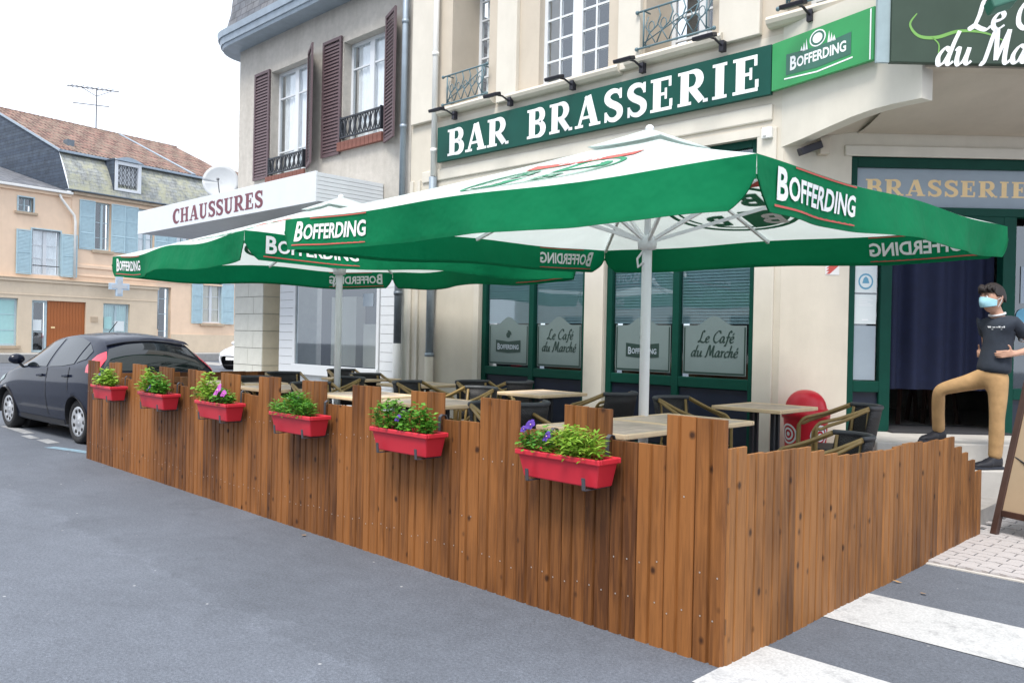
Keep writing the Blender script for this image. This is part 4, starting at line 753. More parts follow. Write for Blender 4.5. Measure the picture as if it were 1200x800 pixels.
# beige shop front running under both houses
S1, S2, S3 = (-1.6, .62, .70, 2.84), (1.22, 3.70, GZ+.01, 2.80), (4.56, 5.92, 1.0, 2.80)
mb = MB(BM); wall(mb, -6, 7.42, GZ, 3.62, -.25, .25, [S1, S2, S3]); mb.box(-6, -.33, 3.62, 7.46, .0, 3.74); mb.box(-6, -.27, 3.0, 7.42, -.251, 3.05); mb.build('shop_front', M['shopbeige'], ha, org=(0, 0, 0), bevel=.01)
MB(BM).box(-6.02, -.36, 3.74, 7.48, .0, 3.80).build('stone_ledge', M['ledge'], ha, bevel=.02)
window(ha, BM, *S1, -.12, [1.4, 2.1], 1, .10, fm='bluepaint2', gm='turq', curtain=None)
MB(BM).box(-1.7, -.34, .58, .72, -.2, .70).build('window_sill', M['ledge'], ha)
MB(BM).box(1.95, -.14, GZ+.02, 3.70, -.10, 2.80).build('shutter_door', M['orange_door'], ha, org=(2, -.1, GZ)); MB(BM).box(2.12, -.16, 1.52, 2.3, -.139, 1.6).build('letter_slot', M['gold'], ha)
for k in range(12): MB(BM).box(1.955+k*.145, -.155, GZ+.03, 1.955+k*.145+.138, -.14, 2.79).build('plank', M['orange_door'], ha, org=(1.955+k*.145, -.14, GZ))
window(ha, BM, 1.24, 1.94, GZ+.02, 2.79, -.12, [1.35], 1, .10, fm='bluepaint2', gm='pane', curtain=None)
window(ha, BM, *S3, -.12, [1.9], 2, .08, fm='bluepaint2', gm='pane', mid=.1, curtain='turq')
for x0, z0, x1, z1, c in ((4.66, 1.55, 5.05, 2.15, 'turq'), (5.2, 1.45, 5.7, 1.95, 'paper'), (1.32, 1.4, 1.7, 1.9, 'paper')): MB(BM).box(x0, -.135, z0, x1, -.13, z1).build('notice', M[c], ha)
tag(MB(BM).box(3.93, -.28, 1.86, 4.28, -.25, 2.12).build('wall_plaque', M['ledge'], org=(4.1, -.25, 2)), 'small brown plaque beside the orange wooden door', 'plaque')
hb = bgthing('mansard_house', 'peach house with mossy mansard roof, dormer and blue shutters', 'building', 7, GZ)
B1, B2, B3, BD, B4 = (4.19, 4.97, 5.40, 7.72), (6.42, 7.3, 5.40, 7.72), (8.6, 9.4, 5.4, 7.72), (7.62, 8.34, GZ, 3.80), (10.24, 11.42, 2.0, 4.22)
mb = MB(BM); wall(mb, 3.052, 13.6, GZ, 7.95, -.02, .37, [B1, B2, B3, BD, B4]); mb.build('wall', M['peach'], hb, org=(0, 0, 0))
MB(BM).box(3.06, -.08, 4.45, 13.6, -.021, 4.62).box(3.06, -.06, 4.05, 13.6, -.021, 4.14).build('string_course', M['peach'], hb, bevel=.015)
MB(BM).box(3.06, -.2, 7.90, 13.6, .2, 8.06).build('cornice', M['ledge'], hb, bevel=.03); MB(BM).box(2.76, -.30, 8.062, 13.6, .1, 8.13).build('gutter', M['zincdark'], hb, bevel=.02)
# roof: slate slope, tiled upper slope, slate gable
MB(BM).grid(lambda u, v: Vector((2.78+10.9*u, -.24+1.0*v+.12*math.sin(math.pi*v)*-1, 8.13+1.86*v)), 2, 6).build('slate_slope', M['slatemoss'], hb, org=(2.78, 0, 8.1))
gab = MB(BM); gab.add([(2.775, -.24, 8.1), (2.775, .76, 10.02), (2.775, 8.0, 13.08), (2.775, 14.6, 10.02), (2.775, 15.4, 8.1), (2.775, 15.4, 6)], [(5, 4, 3, 2, 1, 0)]); gab.build('slate_gable', M['slate'], hb)
MB(BM).grid(lambda u, v: Vector((2.70+11*u, .62+7.4*v, 10.02+3.1*v)), 1, 1).build('roof', M['tileroof'], hb, org=(2.7, .62, 10))
mb = MB(BM); n = 58
for k in range(n): x = 2.72+11*k/n; mb.tube([(x+.06, .60+7.4*q/8, 10.05+3.09*q/8+random.uniform(-.012, .012)) for q in range(9)], .080, 6)
mb.build('tile_row', M['tileroof'], hb, kind='stuff')
MB(BM).box(2.7, .50, 9.94, 13.7, .66, 10.06).build('roof_edge', M['zinc'], hb, bevel=.02)
rd = MB(BM)
for k in range(30): rd.tube([(2.7+.366*k, 8.02, 13.14), (2.7+.366*k+.35, 8.02, 13.16)], .12, 8)
rd.build('ridge_tile', M['tileroof'], hb, kind='stuff')
MB(BM).bar((2.74, .5, 10.0), (2.74, 8.0, 13.14), .12, .1).build('verge', M['zinc'], hb); MB(BM).bar((9.9, .5, 10.08), (9.9, 8.0, 13.2), .22, .1).build('roof_strip', M['zinc'], hb)
MB(BM).box(3.6, 1.6, 10.5, 3.95, 2.0, 10.85).build('roof_vent', M['zincdark'], hb)
dm = MB(BM).box(5.05, -.18, 8.42, 5.22, 1.6, 10.0).box(6.28, -.18, 8.42, 6.45, 1.6, 10.0).box(5.222, -.18, 8.42, 6.278, -.02, 8.55).box(5.222, -.18, 9.72, 6.278, -.02, 9.9).build('dormer', M['white'], hb, org=(5.7, 0, 8.4), bevel=.01)
MB(BM).box(5.0, -.16, 8.4, 5.045, 1.7, 10.0).build('dormer_cheek', M['slate'], dm)
MB(BM).prism([(-.78+.156*i, 9.92+.22*math.sin(math.pi*i/10)) for i in range(11)], lambda x, z: Vector((5.75+x, -.26, z)), lambda x, z: Vector((5.75+x, 1.9, z))).build('dormer_roof', M['zinc'], dm)
MB(BM).box(5.222, .0, 8.55, 6.278, .01, 9.72).build('pane', M['white'], dm); g = MB(BM)
for k in range(5):
    x = 5.33+k*.21
    g.tube([(x+.07*math.sin(i*1.3+k), -.06, 8.56+i*.105) for i in range(12)], .016, 5); g.tube([(x-.07*math.sin(i*1.3+k), -.065, 8.56+i*.105) for i in range(12)], .014, 5)
g.build('dormer_grille', M['iron'], dm)
window(hb, BM, *B1, .12, [6.0, 6.75], 2, .07, fm='bluepaint2', mid=.12, curtain=None, gm='pane'); window(hb, BM, *B2, .12, [6.2, 6.95], 2, .07, fm='bluepaint2', mid=.12); window(hb, BM, *B3, .12, [6.2, 6.95], 2, .07, fm='bluepaint2', mid=.12)
for a in (B1, B2, B3):
    shutter(hb, BM, (a[0]-.02, -.03), math.pi, .76, 5.36, 7.74, 'blueshut', 3); shutter(hb, BM, (a[1]+.02, -.03), R(-4), .70, 5.36, 7.74, 'blueshut', 3)
    MB(BM).box(a[0]-.15, -.12, 5.24, a[1]+.15, .0, 5.38).build('window_sill', M['ledge'], hb)
window(hb, BM, *BD, .22, [1.5, 2.4, 3.2], 1, .09, fm='bluepaint2', curtain=None)
MB(BM).box(BD[0]+.09, .2, GZ, BD[1]-.09, .215, 1.2).build('door_panel', M['bluepaint2'], hb)
window(hb, BM, *B4, .12, [2.75, 3.45], 2, .07, fm='white', mid=.16, curtain='stoney'); surround(hb, *B4, t=.05, y=-.05)
shutter(hb, BM, (10.2, -.05), math.pi, .66, 1.96, 4.24, 'blueshut', 3); shutter(hb, BM, (11.46, -.05), R(-6), .72, 1.96, 4.24, 'blueshut', 3)
MB(BM).box(10.1, -.16, 1.84, 11.6, -.02, 1.97).build('window_sill', M['ledge'], hb); MB(BM).box(8.36, -.07, GZ, 13.6, -.021, 1.35).build('plinth', M['shopbeige'], hb, bevel=.01)
MB(BM).box(12.3, -.09, .75, 12.9, -.071, 1.0).build('cellar_grille', M['iron'], hb)
def bpipe(label, pts, m):
    o = bgthing('downpipe', label, 'pipe', pts[-1][0], pts[-1][2]); MB(BM).tube(pts, .06, 8).build('pipe', M[m], o, smooth=True)
bpipe('bent pale downpipe at the join of the two peach houses', [(2.4, -.16, 7.8), (2.5, -.16, 7.6), (3.1, -.16, 6.9), (3.16, -.16, 6.6), (3.16, -.16, 3.9)], 'pvc')
bpipe('grey downpipe right of the beige shop front', [(7.52, -.1, 3.8), (7.52, -.1, 1.6)], 'zinc')
mb = MB(BM); wall(mb, 13.62, 26, GZ, 8.2, 0, .35, []); ho = bgthing('far_house', 'plain peach house hidden beyond the blue shuttered house', 'building', 18, GZ); mb.build('wall', M['peach'], ho); MB(BM).grid(lambda u, v: Vector((13.62+12*u, -.2+4*v, 8.3+3.2*v)), 1, 1).build('roof', M['tileroof'], ho)
cr = bgthing('pharmacy_cross', 'pale blue pharmacy cross sign jutting from the shop ledge', 'sign', 4.75, 3.5); c0 = Vector((4.9, -1.0, 3.62))
MB(BM).tube([(4.75, -.3, 3.62), (4.85, -.8, 3.62)], .03, 6).build('arm', M['iron'], cr)
def plus(s, t, z, y0, y1): 
    p = [(-t, -s), (t, -s), (t, -t), (s, -t), (s, t), (t, t), (t, s), (-t, s), (-t, t), (-s, t), (-s, -t), (-t, -t)]; f = lambda yy: (lambda a, b: c0+Vector((a*.98+yy*.2, yy-a*.2, b))); return p, f(y0), f(y1)
MB(BM).prism(*plus(.47, .16, 0, -.07, .07)).build('cross_box', M['cross'], cr, bevel=.01); MB(BM).prism(*plus(.36, .09, 0, -.085, -.071)).build('cross_panel', M['lightblue'] if 'lightblue' in M else M['dish'], cr)
an = bgthing('tv_aerial', 'thin television aerial standing on the tiled roof ridge', 'aerial', 8.47, 13.1, 8.0); a = MB(BM)
a.tube([(8.47, 8.0, 12.8), (8.47, 8.0, 15.6)], .04, 6); a.build('mast', M['aerial'], an)
a = MB(BM); a.tube([(6.73, 7.9, 15.3), (9.85, 8.1, 15.75)], .034, 5); a.tube([(7.05, 7.9, 14.40), (9.3, 8.1, 14.72)], .028, 5); a.tube([(7.6, 8, 15.42), (8.47, 8, 15.12), (9.4, 8, 15.66)], .022, 5)
for k in range(9): x = 6.9+k*.30; z = 15.32+(x-6.73)*.144; a.tube([(x, 7.55, z), (x, 8.4, z)], .018, 4)
for k in range(4): a.tube([(9.5+k*.13, 7.8, 15.25), (9.72+k*.11, 7.95, 15.95)], .013, 4)
a.build('antenna', M['aerial'], an)

# ------------------------------------------------------------------ cars
def lerp(a, b, t): return a+(b-a)*t
def interp(tab, x):
    for (x0, *a), (x1, *b) in zip(tab, tab[1:]):
        if x <= x1: t = (x-x0)/(x1-x0); return [lerp(p, q, t) for p, q in zip(a, b)]
    return list(tab[-1][1:])
def sm(tab, x):                                     # smoothed table lookup
    n = 5; acc = None
    for k in range(-2, 3):
        v = interp(tab, min(max(x+k*.022, 0), 1)); acc = v if acc is None else [a+b for a, b in zip(acc, v)]
    return [a/n for a in acc]
# u: (x at top, z top, x at sill, half width at belt, belt z, half width at roof edge)
PROF = [(0, .02, .52, .10, .52, .50, .40), (.04, .05, .66, .06, .66, .60, .52), (.10, .22, .80, .14, .78, .70, .62), (.22, .80, .95, .62, .83, .84, .66), (.28, 1.02, 1.0, .95, .84, .90, .66), (.36, 1.42, 1.20, 1.30, .85, .94, .60), (.44, 1.80, 1.385, 1.75, .855, .955, .56), (.54, 2.25, 1.46, 2.25, .86, .97, .545), (.66, 2.80, 1.475, 2.80, .86, .985, .545), (.76, 3.22, 1.44, 3.25, .855, 1.01, .54), (.81, 3.50, 1.40, 3.55, .845, 1.03, .53), (.86, 3.66, 1.24, 3.70, .835, 1.02, .56), (.91, 3.80, 1.04, 3.80, .82, .98, .63), (.955, 3.89, .84, 3.86, .80, .82, .66), (.98, 3.94, .66, 3.92, .76, .62, .68), (1.0, 3.92, .40, 3.90, .70, .38, .66)]
ZS = .20
def carpt(u, v, side, off=0.):
    xt, zt, xs, wb, zb, wr = sm(PROF, u); zb = min(zb, zt-.01)
    # section from sill (v=0) through belt (v=.55) and roof edge (v=.8) to roof centre (v=1)
    if v < .55:
        t = v/.55; z = lerp(ZS, zb, t); w = wb*(.90+.10*math.sin(min(1, t*1.6)*math.pi/2))-.03*max(0, t-.75)/.25
    elif v < .8:
        t = (v-.55)/.25; z = lerp(zb, zt-.06*min(1, (zt-zb)*4), t); w = lerp(wb-.03, wr, t**1.08)+.012*math.sin(math.pi*t)
    else:
        t = (v-.8)/.2; z = zt-.06*min(1, (zt-zb)*4)*(1-t)**2; w = wr*(1-t)
    fx = (z-ZS)/max(zt-ZS, .05); x = lerp(xs, xt, fx)
    p = Vector((x, side*w, z)); return p
def carn(u, v, side, off):
    e = .004; p = carpt(u, v, side); a = carpt(min(u+e, 1), v, side)-carpt(max(u-e, 0), v, side); b = carpt(u, min(v+e, 1), side)-carpt(u, max(v-e, 0), side)
    n = a.cross(b); n = n if n.length > 1e-9 else Vector((0, side, 0)); n.normalize()
    if n.dot(Vector((p.x-2, p.y, p.z-.8))) < 0: n = -n
    return p+n*off
WHX = (.74, 3.23); WR = .292
def make_car(name, label, Mc, paint, detail=True):
    c = thing(name, label, 'car', Mc); nu, nv = (120, 40) if detail else (60, 26)
    mb = MB(Mc)
    for s in (1, -1):
        vs = []; 
        for i in range(nu+1):
            for j in range(nv+1):
                p = carpt(i/nu, j/nv, s)
                for wx in WHX:
                    d = Vector((p.x-wx, p.z-.29)); r = d.length
                    if abs(r-.330) < .026 and p.z < .75 and r > 1e-4: d *= .330/r; p.x, p.z = wx+d.x, .29+d.y
                vs.append(p)
        fs = []
        for i in range(nu):
            for j in range(nv):
                q = (i*(nv+1)+j, (i+1)*(nv+1)+j, (i+1)*(nv+1)+j+1, i*(nv+1)+j+1); m = sum((vs[k] for k in q), Vector())/4
                if any((m.x-wx)**2+(m.z-.29)**2 < .328**2 for wx in WHX): continue
                fs.append(q if s < 0 else tuple(reversed(q)))
        mb.add(vs, fs)
    body = mb.build('body', paint, c, smooth=True)
    un = MB(Mc).box(.25, -.70, .17, 3.75, .70, .22)
    for wx in WHX:
        for s in (1, -1): un.tube([(wx, s*.30, .29), (wx, s*.58, .29)], .335, 24); un.grid(lambda a, b: Vector((wx+.331*math.cos(math.pi*(1.12*a-.06)), s*lerp(.50, .80+.058*min(1, max(0, .331*math.sin(math.pi*(1.12*a-.06))+.09)/.38), b), .29+.331*math.sin(math.pi*(1.12*a-.06)))), 24, 2)
    un.build('underbody', M['blackplastic'], c)
    def patch(nm, poly, m, off=.006, sides=(1, -1), k=6, par=None):
        for s in sides:
            g = MB(Mc); n = len(poly)
            # poly is two rails of (u, v) from front to back: lower and upper
            lo, hi = poly; 
            g.grid(lambda a, b: carn(*[lerp(x, y, b) for x, y in zip(interp([(i/(len(lo)-1), *p) for i, p in enumerate(lo)], a), interp([(i/(len(hi)-1), *p) for i, p in enumerate(hi)], a))], s, off), 24, 8, flip=s > 0)
            g.build(nm, m, par or c, smooth=True)
    patch('side_window', ([(.335, .57), (.42, .56), (.545, .555)], [(.345, .60), (.45, .775), (.545, .785)]), M['carglass'])
    patch('side_window', ([(.565, .555), (.66, .56), (.735, .575)], [(.565, .785), (.66, .785), (.735, .76)]), M['carglass'])
    patch('quarter_window', ([(.745, .58), (.79, .62)], [(.745, .75), (.79, .70)]), M['carglass'])
    patch('windscreen', ([(.285, .66), (.285, 1.0)], [(.425, .82), (.425, 1.0)]), M['carglass'])
    patch('rear_window', ([(.905, .70), (.92, .82), (.925, 1.0)], [(.835, .80), (.828, .88), (.826, 1.0)]), M['carglass'])
    patch('spoiler', ([(.824, .79), (.822, .88), (.820, 1.0)], [(.803, .80), (.80, .88), (.80, 1.0)]), paint, .035)
    patch('tail_light', ([(.822, .50), (.875, .50), (.912, .57)], [(.826, .69), (.840, .775), (.872, .755)]), M['tail'], .010)
    patch('headlight', ([(.05, .42), (.10, .48), (.18, .50)], [(.055, .56), (.11, .66), (.20, .62)]), M['paleedge'], .007)
    patch('grille', ([(.012, .25), (.012, .97)], [(.022, .48), (.022, .97)]), M['blackplastic'], .007)
    patch('bumper_strip', ([(.955, .2), (.975, .55), (.975, 1.0)], [(.962, .3), (.968, .66), (.968, 1.0)]), M['blackplastic'], .012)
    for u, v0 in ((.555, .08), (.715, .34)): patch('door_seam', ([(u-.002, v0), (u+.002, v0)], [(u-.002, .55), (u+.002, .55)]), M['blackplastic'], .003)
    patch('sill_strip', ([(.34, .01), (.5, .01), (.665, .01)], [(.34, .055), (.5, .055), (.665, .055)]), M['blackplastic'], .005)
    for s in (1, -1):
        for u in (.515, .705):
            p = carn(u, .47, s, .02); MB(Mc).obox(p, (.10, 0, .006), (0, .012, 0), (0, 0, .016)).build('door_handle', paint, c, bevel=.006)
        p = carn(.36, .56, s, .09); mo = MB(Mc).ball(p+Vector((0, s*.02, .06)), (.07, .11, .075), 14, 10).build('mirror', paint, c, smooth=True)
        MB(Mc).bar(carn(.36, .555, s, 0), p+Vector((0, 0, .02)), .05, .03).build('mirror_arm', M['blackplastic'], mo)
    for wx in WHX:
        for s in (1, -1):
            t = thing('wheel', None, None, Mc @ Matrix.Translation((wx, s*.70, .29)) @ Matrix.Rotation(math.pi/2 if s < 0 else -math.pi/2, 4, 'X')); del_ = t
            t.parent = c; t.matrix_basis = WM[c.name].inverted() @ WM[t.name]; T = WM[t.name]
            MB(T).lathe([(.19, .06), (.20, .085), (.25, .10), (.282, .085), (.29, .05), (.29, -.06), (.275, -.085), (.19, -.09)], 28).build('tyre', M['tyre'], t, smooth=True)
            r = MB(T).lathe([(.0, .075), (.045, .085), (.06, .07), (.16, .075), (.195, .09), (.205, .07), (.2, .03), (.0, .03)], 28)
            for k in range(9):
                a = 2*math.pi*k/9; r.ball((.15*math.cos(a), .15*math.sin(a), .08), (.028, .028, .006), 8, 4, 1)
            r.build('rim', [M['rim'], M['tyre']], t, smooth=True)
    return c, body, patch
Mc = Matrix.Translation((-9.70, .34, 0)) @ Matrix.Rotation(R(4), 4, 'Z') @ Matrix.Translation((-3.23, .79, 0))
Mc = Matrix.Translation((-9.70, .34, 0)) @ Matrix.Rotation(R(4), 4, 'Z') @ Matrix.Translation((-3.23, .79, 0))
CX = -8.98                                           # rear bumper
c1, _, _ = make_car('parked_car', 'dark blue hatchback parked behind the far end of the fence', Mc, M['car'])
MB(Mc).box(3.90, -.26, .74, 3.93, .26, .85).build('number_plate', M['plate'], c1); MB(Mc).bar((3.80, .0, .93), (3.72, -.42, 1.04), .02, .02).build('wiper', M['blackplastic'], c1); MB(Mc).tube([(2.3, 0, 1.47), (2.55, 0, 1.62)], .006, 5).build('aerial', M['blackplastic'], c1)
p_ = at(-11.12, 33.0); W2M = frame((p_.x, p_.y, 0), FWD*.96+RGT*.28)
c2, _, _ = make_car('white_car', 'white car far across the square, half hidden by the shop pillar', W2M, M['carw'], False)
o = MB(W2M).box(-.06, -.26, .40, -.03, .26, .52, 0).box(-.064, -.26, .40, -.058, -.20, .52, 1).build('number_plate', [M['plate'], M['plateblue']], c2)

# ------------------------------------------------------------------ plank fences
def fence(name, label, Mf, n, pw, tops, back, wm, screws=True, bottom=lambda k: 0., posts=(), ph=.93):
    """planks side by side along local x, each a child with a groove of its own"""
    t = thing(name, label, 'fence', Mf); sb = MB(Mf); w = pw-.003; S_ = WM[t.name]
    for k in range(n):
        g = w*random.uniform(.42, .58); z0 = bottom(k); z1 = tops(k)+random.uniform(-.006, .006); jy = random.uniform(-.0025, .0025)
        prof = [(0, .011), (.011, 0), (g-.011, 0), (g-.004, .015), (g+.004, .015), (g+.011, 0), (w-.011, 0), (w, .011), (w, .022), (0, .022)]
        o = MB(Mf).prism([(k*pw+a, b+jy) for a, b in prof], lambda a, b: Vector((a, b, z0)), lambda a, b: Vector((a, b, z1)))
        pl = o.build('plank', M[wm], t, org=(k*pw, 0, z0))
        pl.rotation_euler.y = random.uniform(-.0025, .0025)
        for zz in (.20, .40 if random.random() < .15 else .78):
            for a in (.25, .75):
                if random.random() < .12: continue
                c = Vector((k*pw+w*a+random.uniform(-.012, .012), jy-.0015, zz+random.uniform(-.02, .02)))
                if c.z < z1-.04: sb.add([c+Vector((.0045*math.cos(q), 0, .0045*math.sin(q))) for q in [i*math.pi/3 for i in range(6)]], [(0, 1, 2, 3, 4, 5)])
    if screws: sb.build('screw', M['screw'], t, kind='stuff')
    L = n*pw
    for z in back: MB(Mf).box(0, .025, z, L, .065, z+.07).build('rail', M['rail'], t)
    for x in posts: MB(Mf).box(x, .066, 0, x+.07, .136, ph).build('post', M['rail'], t)
    return t
PW = .1668
def ftop(k):                                        # k counts from the left end; two up, two down, ending in a pair up at the corner
    j = (49-k)//2; return 1.146 if j % 2 == 0 else .985
fence('plank_fence', 'long brown plank fence with notched top and red flower boxes along the road', frame((-8.342, 0, 0), (1, 0, 0)), 50, PW, ftop, (.15, .76), 'plank', posts=(.1, 2.1, 4.1, 6.1, 8.1))
RT = [(0, 1.015), (.09, 1.015), (.1, .970), (.3, .965), (.5, .958), (.87, .948), (.95, .915), (1.14, .895), (1.30, .872), (1.45, .858), (1.7, .852), (2.1, .850), (2.2, .864), (2.6, .848), (3.0, .840), (3.28, .834), (3.31, .76), (3.5, .755), (3.53, .637), (3.74, .625), (3.77, .53), (4, .52)]
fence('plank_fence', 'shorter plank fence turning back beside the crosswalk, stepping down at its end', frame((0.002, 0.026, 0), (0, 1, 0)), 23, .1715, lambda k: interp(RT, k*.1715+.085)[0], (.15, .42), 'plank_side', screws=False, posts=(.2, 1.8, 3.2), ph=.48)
fence('plank_fence', 'dark far end of the plank fence beside the parked car', frame((-8.40, 2.36, 0), (0, -1, 0)), 13, .178, lambda k: .985, (.15, .86), 'plank', screws=False, posts=(.1, 1.2))

# ------------------------------------------------------------------ flower boxes
def flower_box(x, label):
    L, D, H, zt = .56, .165, .145, .905
    S = Matrix.Translation((x, 0, 0)); t = thing('flower_box', label, 'planter', Matrix.Translation((x, -.115, zt-H)), 'red flower boxes on the fence')
    y1 = -.035; y0 = y1-D; i = .03
    b = MB(S); b0 = [(-L/2+i, y0+.025, zt-H), (L/2-i, y0+.025, zt-H), (L/2-i, y1-.012, zt-H), (-L/2+i, y1-.012, zt-H)]
    tp = [(-L/2, y0, zt), (L/2, y0, zt), (L/2, y1, zt), (-L/2, y1, zt)]; ti = [(-L/2+.014, y0+.014, zt), (L/2-.014, y0+.014, zt), (L/2-.014, y1-.014, zt), (-L/2+.014, y1-.014, zt)]
    bi = [(a, c, zt-.06) for a, c, _ in ti]
    b.add(b0+tp+ti+bi, [(0, 3, 2, 1)]+[(k, (k+1) % 4, 4+(k+1) % 4, 4+k) for k in range(4)]+[(4+k, 4+(k+1) % 4, 8+(k+1) % 4, 8+k) for k in range(4)]+[(8+k, 8+(k+1) % 4, 12+(k+1) % 4, 12+k) for k in range(4)])
    b.build('trough', M['planter'], t, bevel=.008)
    r = MB(S); e = .010
    r.box(-L/2-e, y0-e, zt-.026, L/2+e, y0+.006, zt+.004).box(-L/2-e, y1-.006, zt-.026, L/2+e, y1+e, zt+.004).box(-L/2-e, y0+.006, zt-.026, -L/2+.006, y1-.006, zt+.004).box(L/2-.006, y0+.006, zt-.026, L/2+e, y1-.006, zt+.004); r.build('rim', M['planter'], t, bevel=.006)
    MB(S).box(-L/2+.012, y0+.014, zt-.05, L/2-.012, y1-.012, zt-.028).build('soil', M['soil'], t)
    top = .985+.012
    for dx in (-.195, .195):
        h = MB(S); p = [(.034, .90), (.034, top-.01), (.022, top+.012), (-.004, top+.016), (-.022, top), (-.025, .80), (-.02, zt-H-.012), (y0-.006, zt-H-.012), (y0-.012, zt-H+.05)]
        for (ya, za), (yb, zb) in zip(p, p[1:]): h.bar((dx, ya, za), (dx, yb, zb), .022, .005, up=(0, yb-ya and -(zb-za) or 1, yb-ya))
        h.build('bracket', M['hook'], t)
    return t
FB = [(-.87, 'nearest red flower box with purple pansies and feathery leaves'), (-2.20, 'second red flower box from the corner, two bushy green plants'), (-3.50, 'third red flower box from the corner, low grassy foliage'), (-4.78, 'red flower box with a magenta flower, fourth from the corner'), (-6.04, 'fifth red flower box from the corner, straggly lime foliage'), (-7.33, 'farthest red flower box, hung beside the parked car')]
for x, l in FB: flower_box(x, l)
def plant(name, label, x, y, z, r, h, n, lm, flowers=(), sz=.02, style='leafy', seed=1):
    rnd = random.Random(seed); t = thing(name, label, 'plant', (x, y, z)); S = WM[t.name]
    f = MB(S)
    for k in range(n):
        a = rnd.uniform(0, 6.283); q = math.sqrt(rnd.random()); rx = r*q*math.cos(a); ry = min(r*.5, .07)*q*math.sin(a)-.012; hh = h*(1-.5*q*q)*rnd.uniform(.35, 1.22)
        base = Vector((rx*.45, ry*.5, -.03)); tip = Vector((rx, ry-.02*q, hh)); s = sz*rnd.uniform(.7, 1.55)
        if k % 3 == 0: f.tube([base, (base+tip)/2+Vector((rx*.1, 0, .01)), tip], .0022, 4, cap=False)
        for m_ in range(3 if style == 'leafy' else 5):
            b = rnd.uniform(0, 6.283); d = Vector((math.cos(b), math.sin(b)*.9, rnd.uniform(-.25, .6))).normalized(); c = tip+d*s*.25-Vector((0, 0, m_*h*.06)); up_ = Vector((rnd.uniform(-.4, .4), rnd.uniform(-.4, .4), 1)).normalized(); w = d.cross(up_).normalized()*s*(.42 if style == 'leafy' else .17); e = d*s*(1 if style == 'leafy' else 1.35)
            f.add([c, c+e*.45+w, c+e+Vector((0, 0, -s*.15)), c+e*.45-w], [(0, 1, 2, 3)])
    f.build('foliage', M[lm], t, kind='stuff')
    for fx, fy, fz, fr, fm in flowers:
        o = MB(S); c = Vector((fx, fy, fz)); nrm = Vector((rnd.uniform(-.3, .5), -1, .45)).normalized(); a1 = nrm.cross(Vector((0, 0, 1))).normalized(); a2 = a1.cross(nrm)
        for k in range(5):
            b = 2*math.pi*k/5+.3; d = a1*math.cos(b)+a2*math.sin(b); w = nrm.cross(d)*fr*.55
            o.add([c+nrm*.003*k, c+d*fr*.5+w+nrm*.008, c+d*fr*1.02+w*.6+nrm*.004*k, c+d*fr*1.02-w*.6+nrm*.002*k, c+d*fr*.5-w+nrm*.006], [(0, 1, 2, 3, 4)])
        o.ball(c+nrm*.008, fr*.14, 6, 4, 1); o.build('flower', [M[fm], M['gold']], t, org=(fx, fy, fz))
    return t
PY, PZ = -.12, .89
plant('pansy', 'purple pansies at the left of the nearest red box', -1.03, PY, PZ, .13, .13, 120, 'leaf', [(-.07, -.04, .145, .026, 'purple'), (-.035, -.06, .15, .03, 'purple'), (.09, -.07, .10, .03, 'purple'), (-.1, -.05, .12, .02, 'purple')], .024, 'leafy', 3)
plant('feathery_plant', 'bright feathery foliage spilling at the right of the nearest box', -.78, PY, PZ, .17, .15, 170, 'leaf2', (), .034, 'feather', 4)
plant('leafy_plant', 'tall bushy green plant at the left of the second box', -2.36, PY, PZ, .16, .19, 190, 'leaf', [(.14, -.06, .09, .024, 'purple')], .026, 'leafy', 5)
plant('leafy_plant', 'bushy green plant at the right of the second box', -2.07, PY, PZ, .15, .17, 170, 'leaf', (), .028, 'leafy', 6)
plant('grassy_plant', 'low grassy green foliage filling the third box', -3.52, PY, PZ, .27, .15, 260, 'leaf', (), .030, 'feather', 7)
plant('lime_plant', 'straggly lime foliage at the left of the fourth box', -4.95, PY, PZ, .17, .22, 130, 'leaf2', (), .034, 'leafy', 8)
plant('petunia', 'magenta petunia with two dark buds in the fourth box', -4.66, PY, PZ, .15, .12, 120, 'leaf', [(.01, -.075, .125, .055, 'magenta'), (.08, -.06, .10, .03, 'magenta'), (-.09, -.06, .08, .024, 'purple')], .03, 'leafy', 9)
plant('lime_plant', 'tall lime sprigs at the left of the fifth box', -6.20, PY, PZ, .14, .22, 90, 'leaf2', (), .036, 'leafy', 10)
plant('pansy', 'green plant with one dark violet bloom in the fifth box', -5.98, PY, PZ, .20, .17, 170, 'leaf', [(-.1, -.07, .06, .034, 'purple')], .032, 'leafy', 11)
plant('pansy', 'green plant with a dark bloom in the farthest box', -7.34, PY, PZ, .24, .17, 200, 'leaf2', [(-.11, -.06, .11, .034, 'purple')], .034, 'leafy', 12)

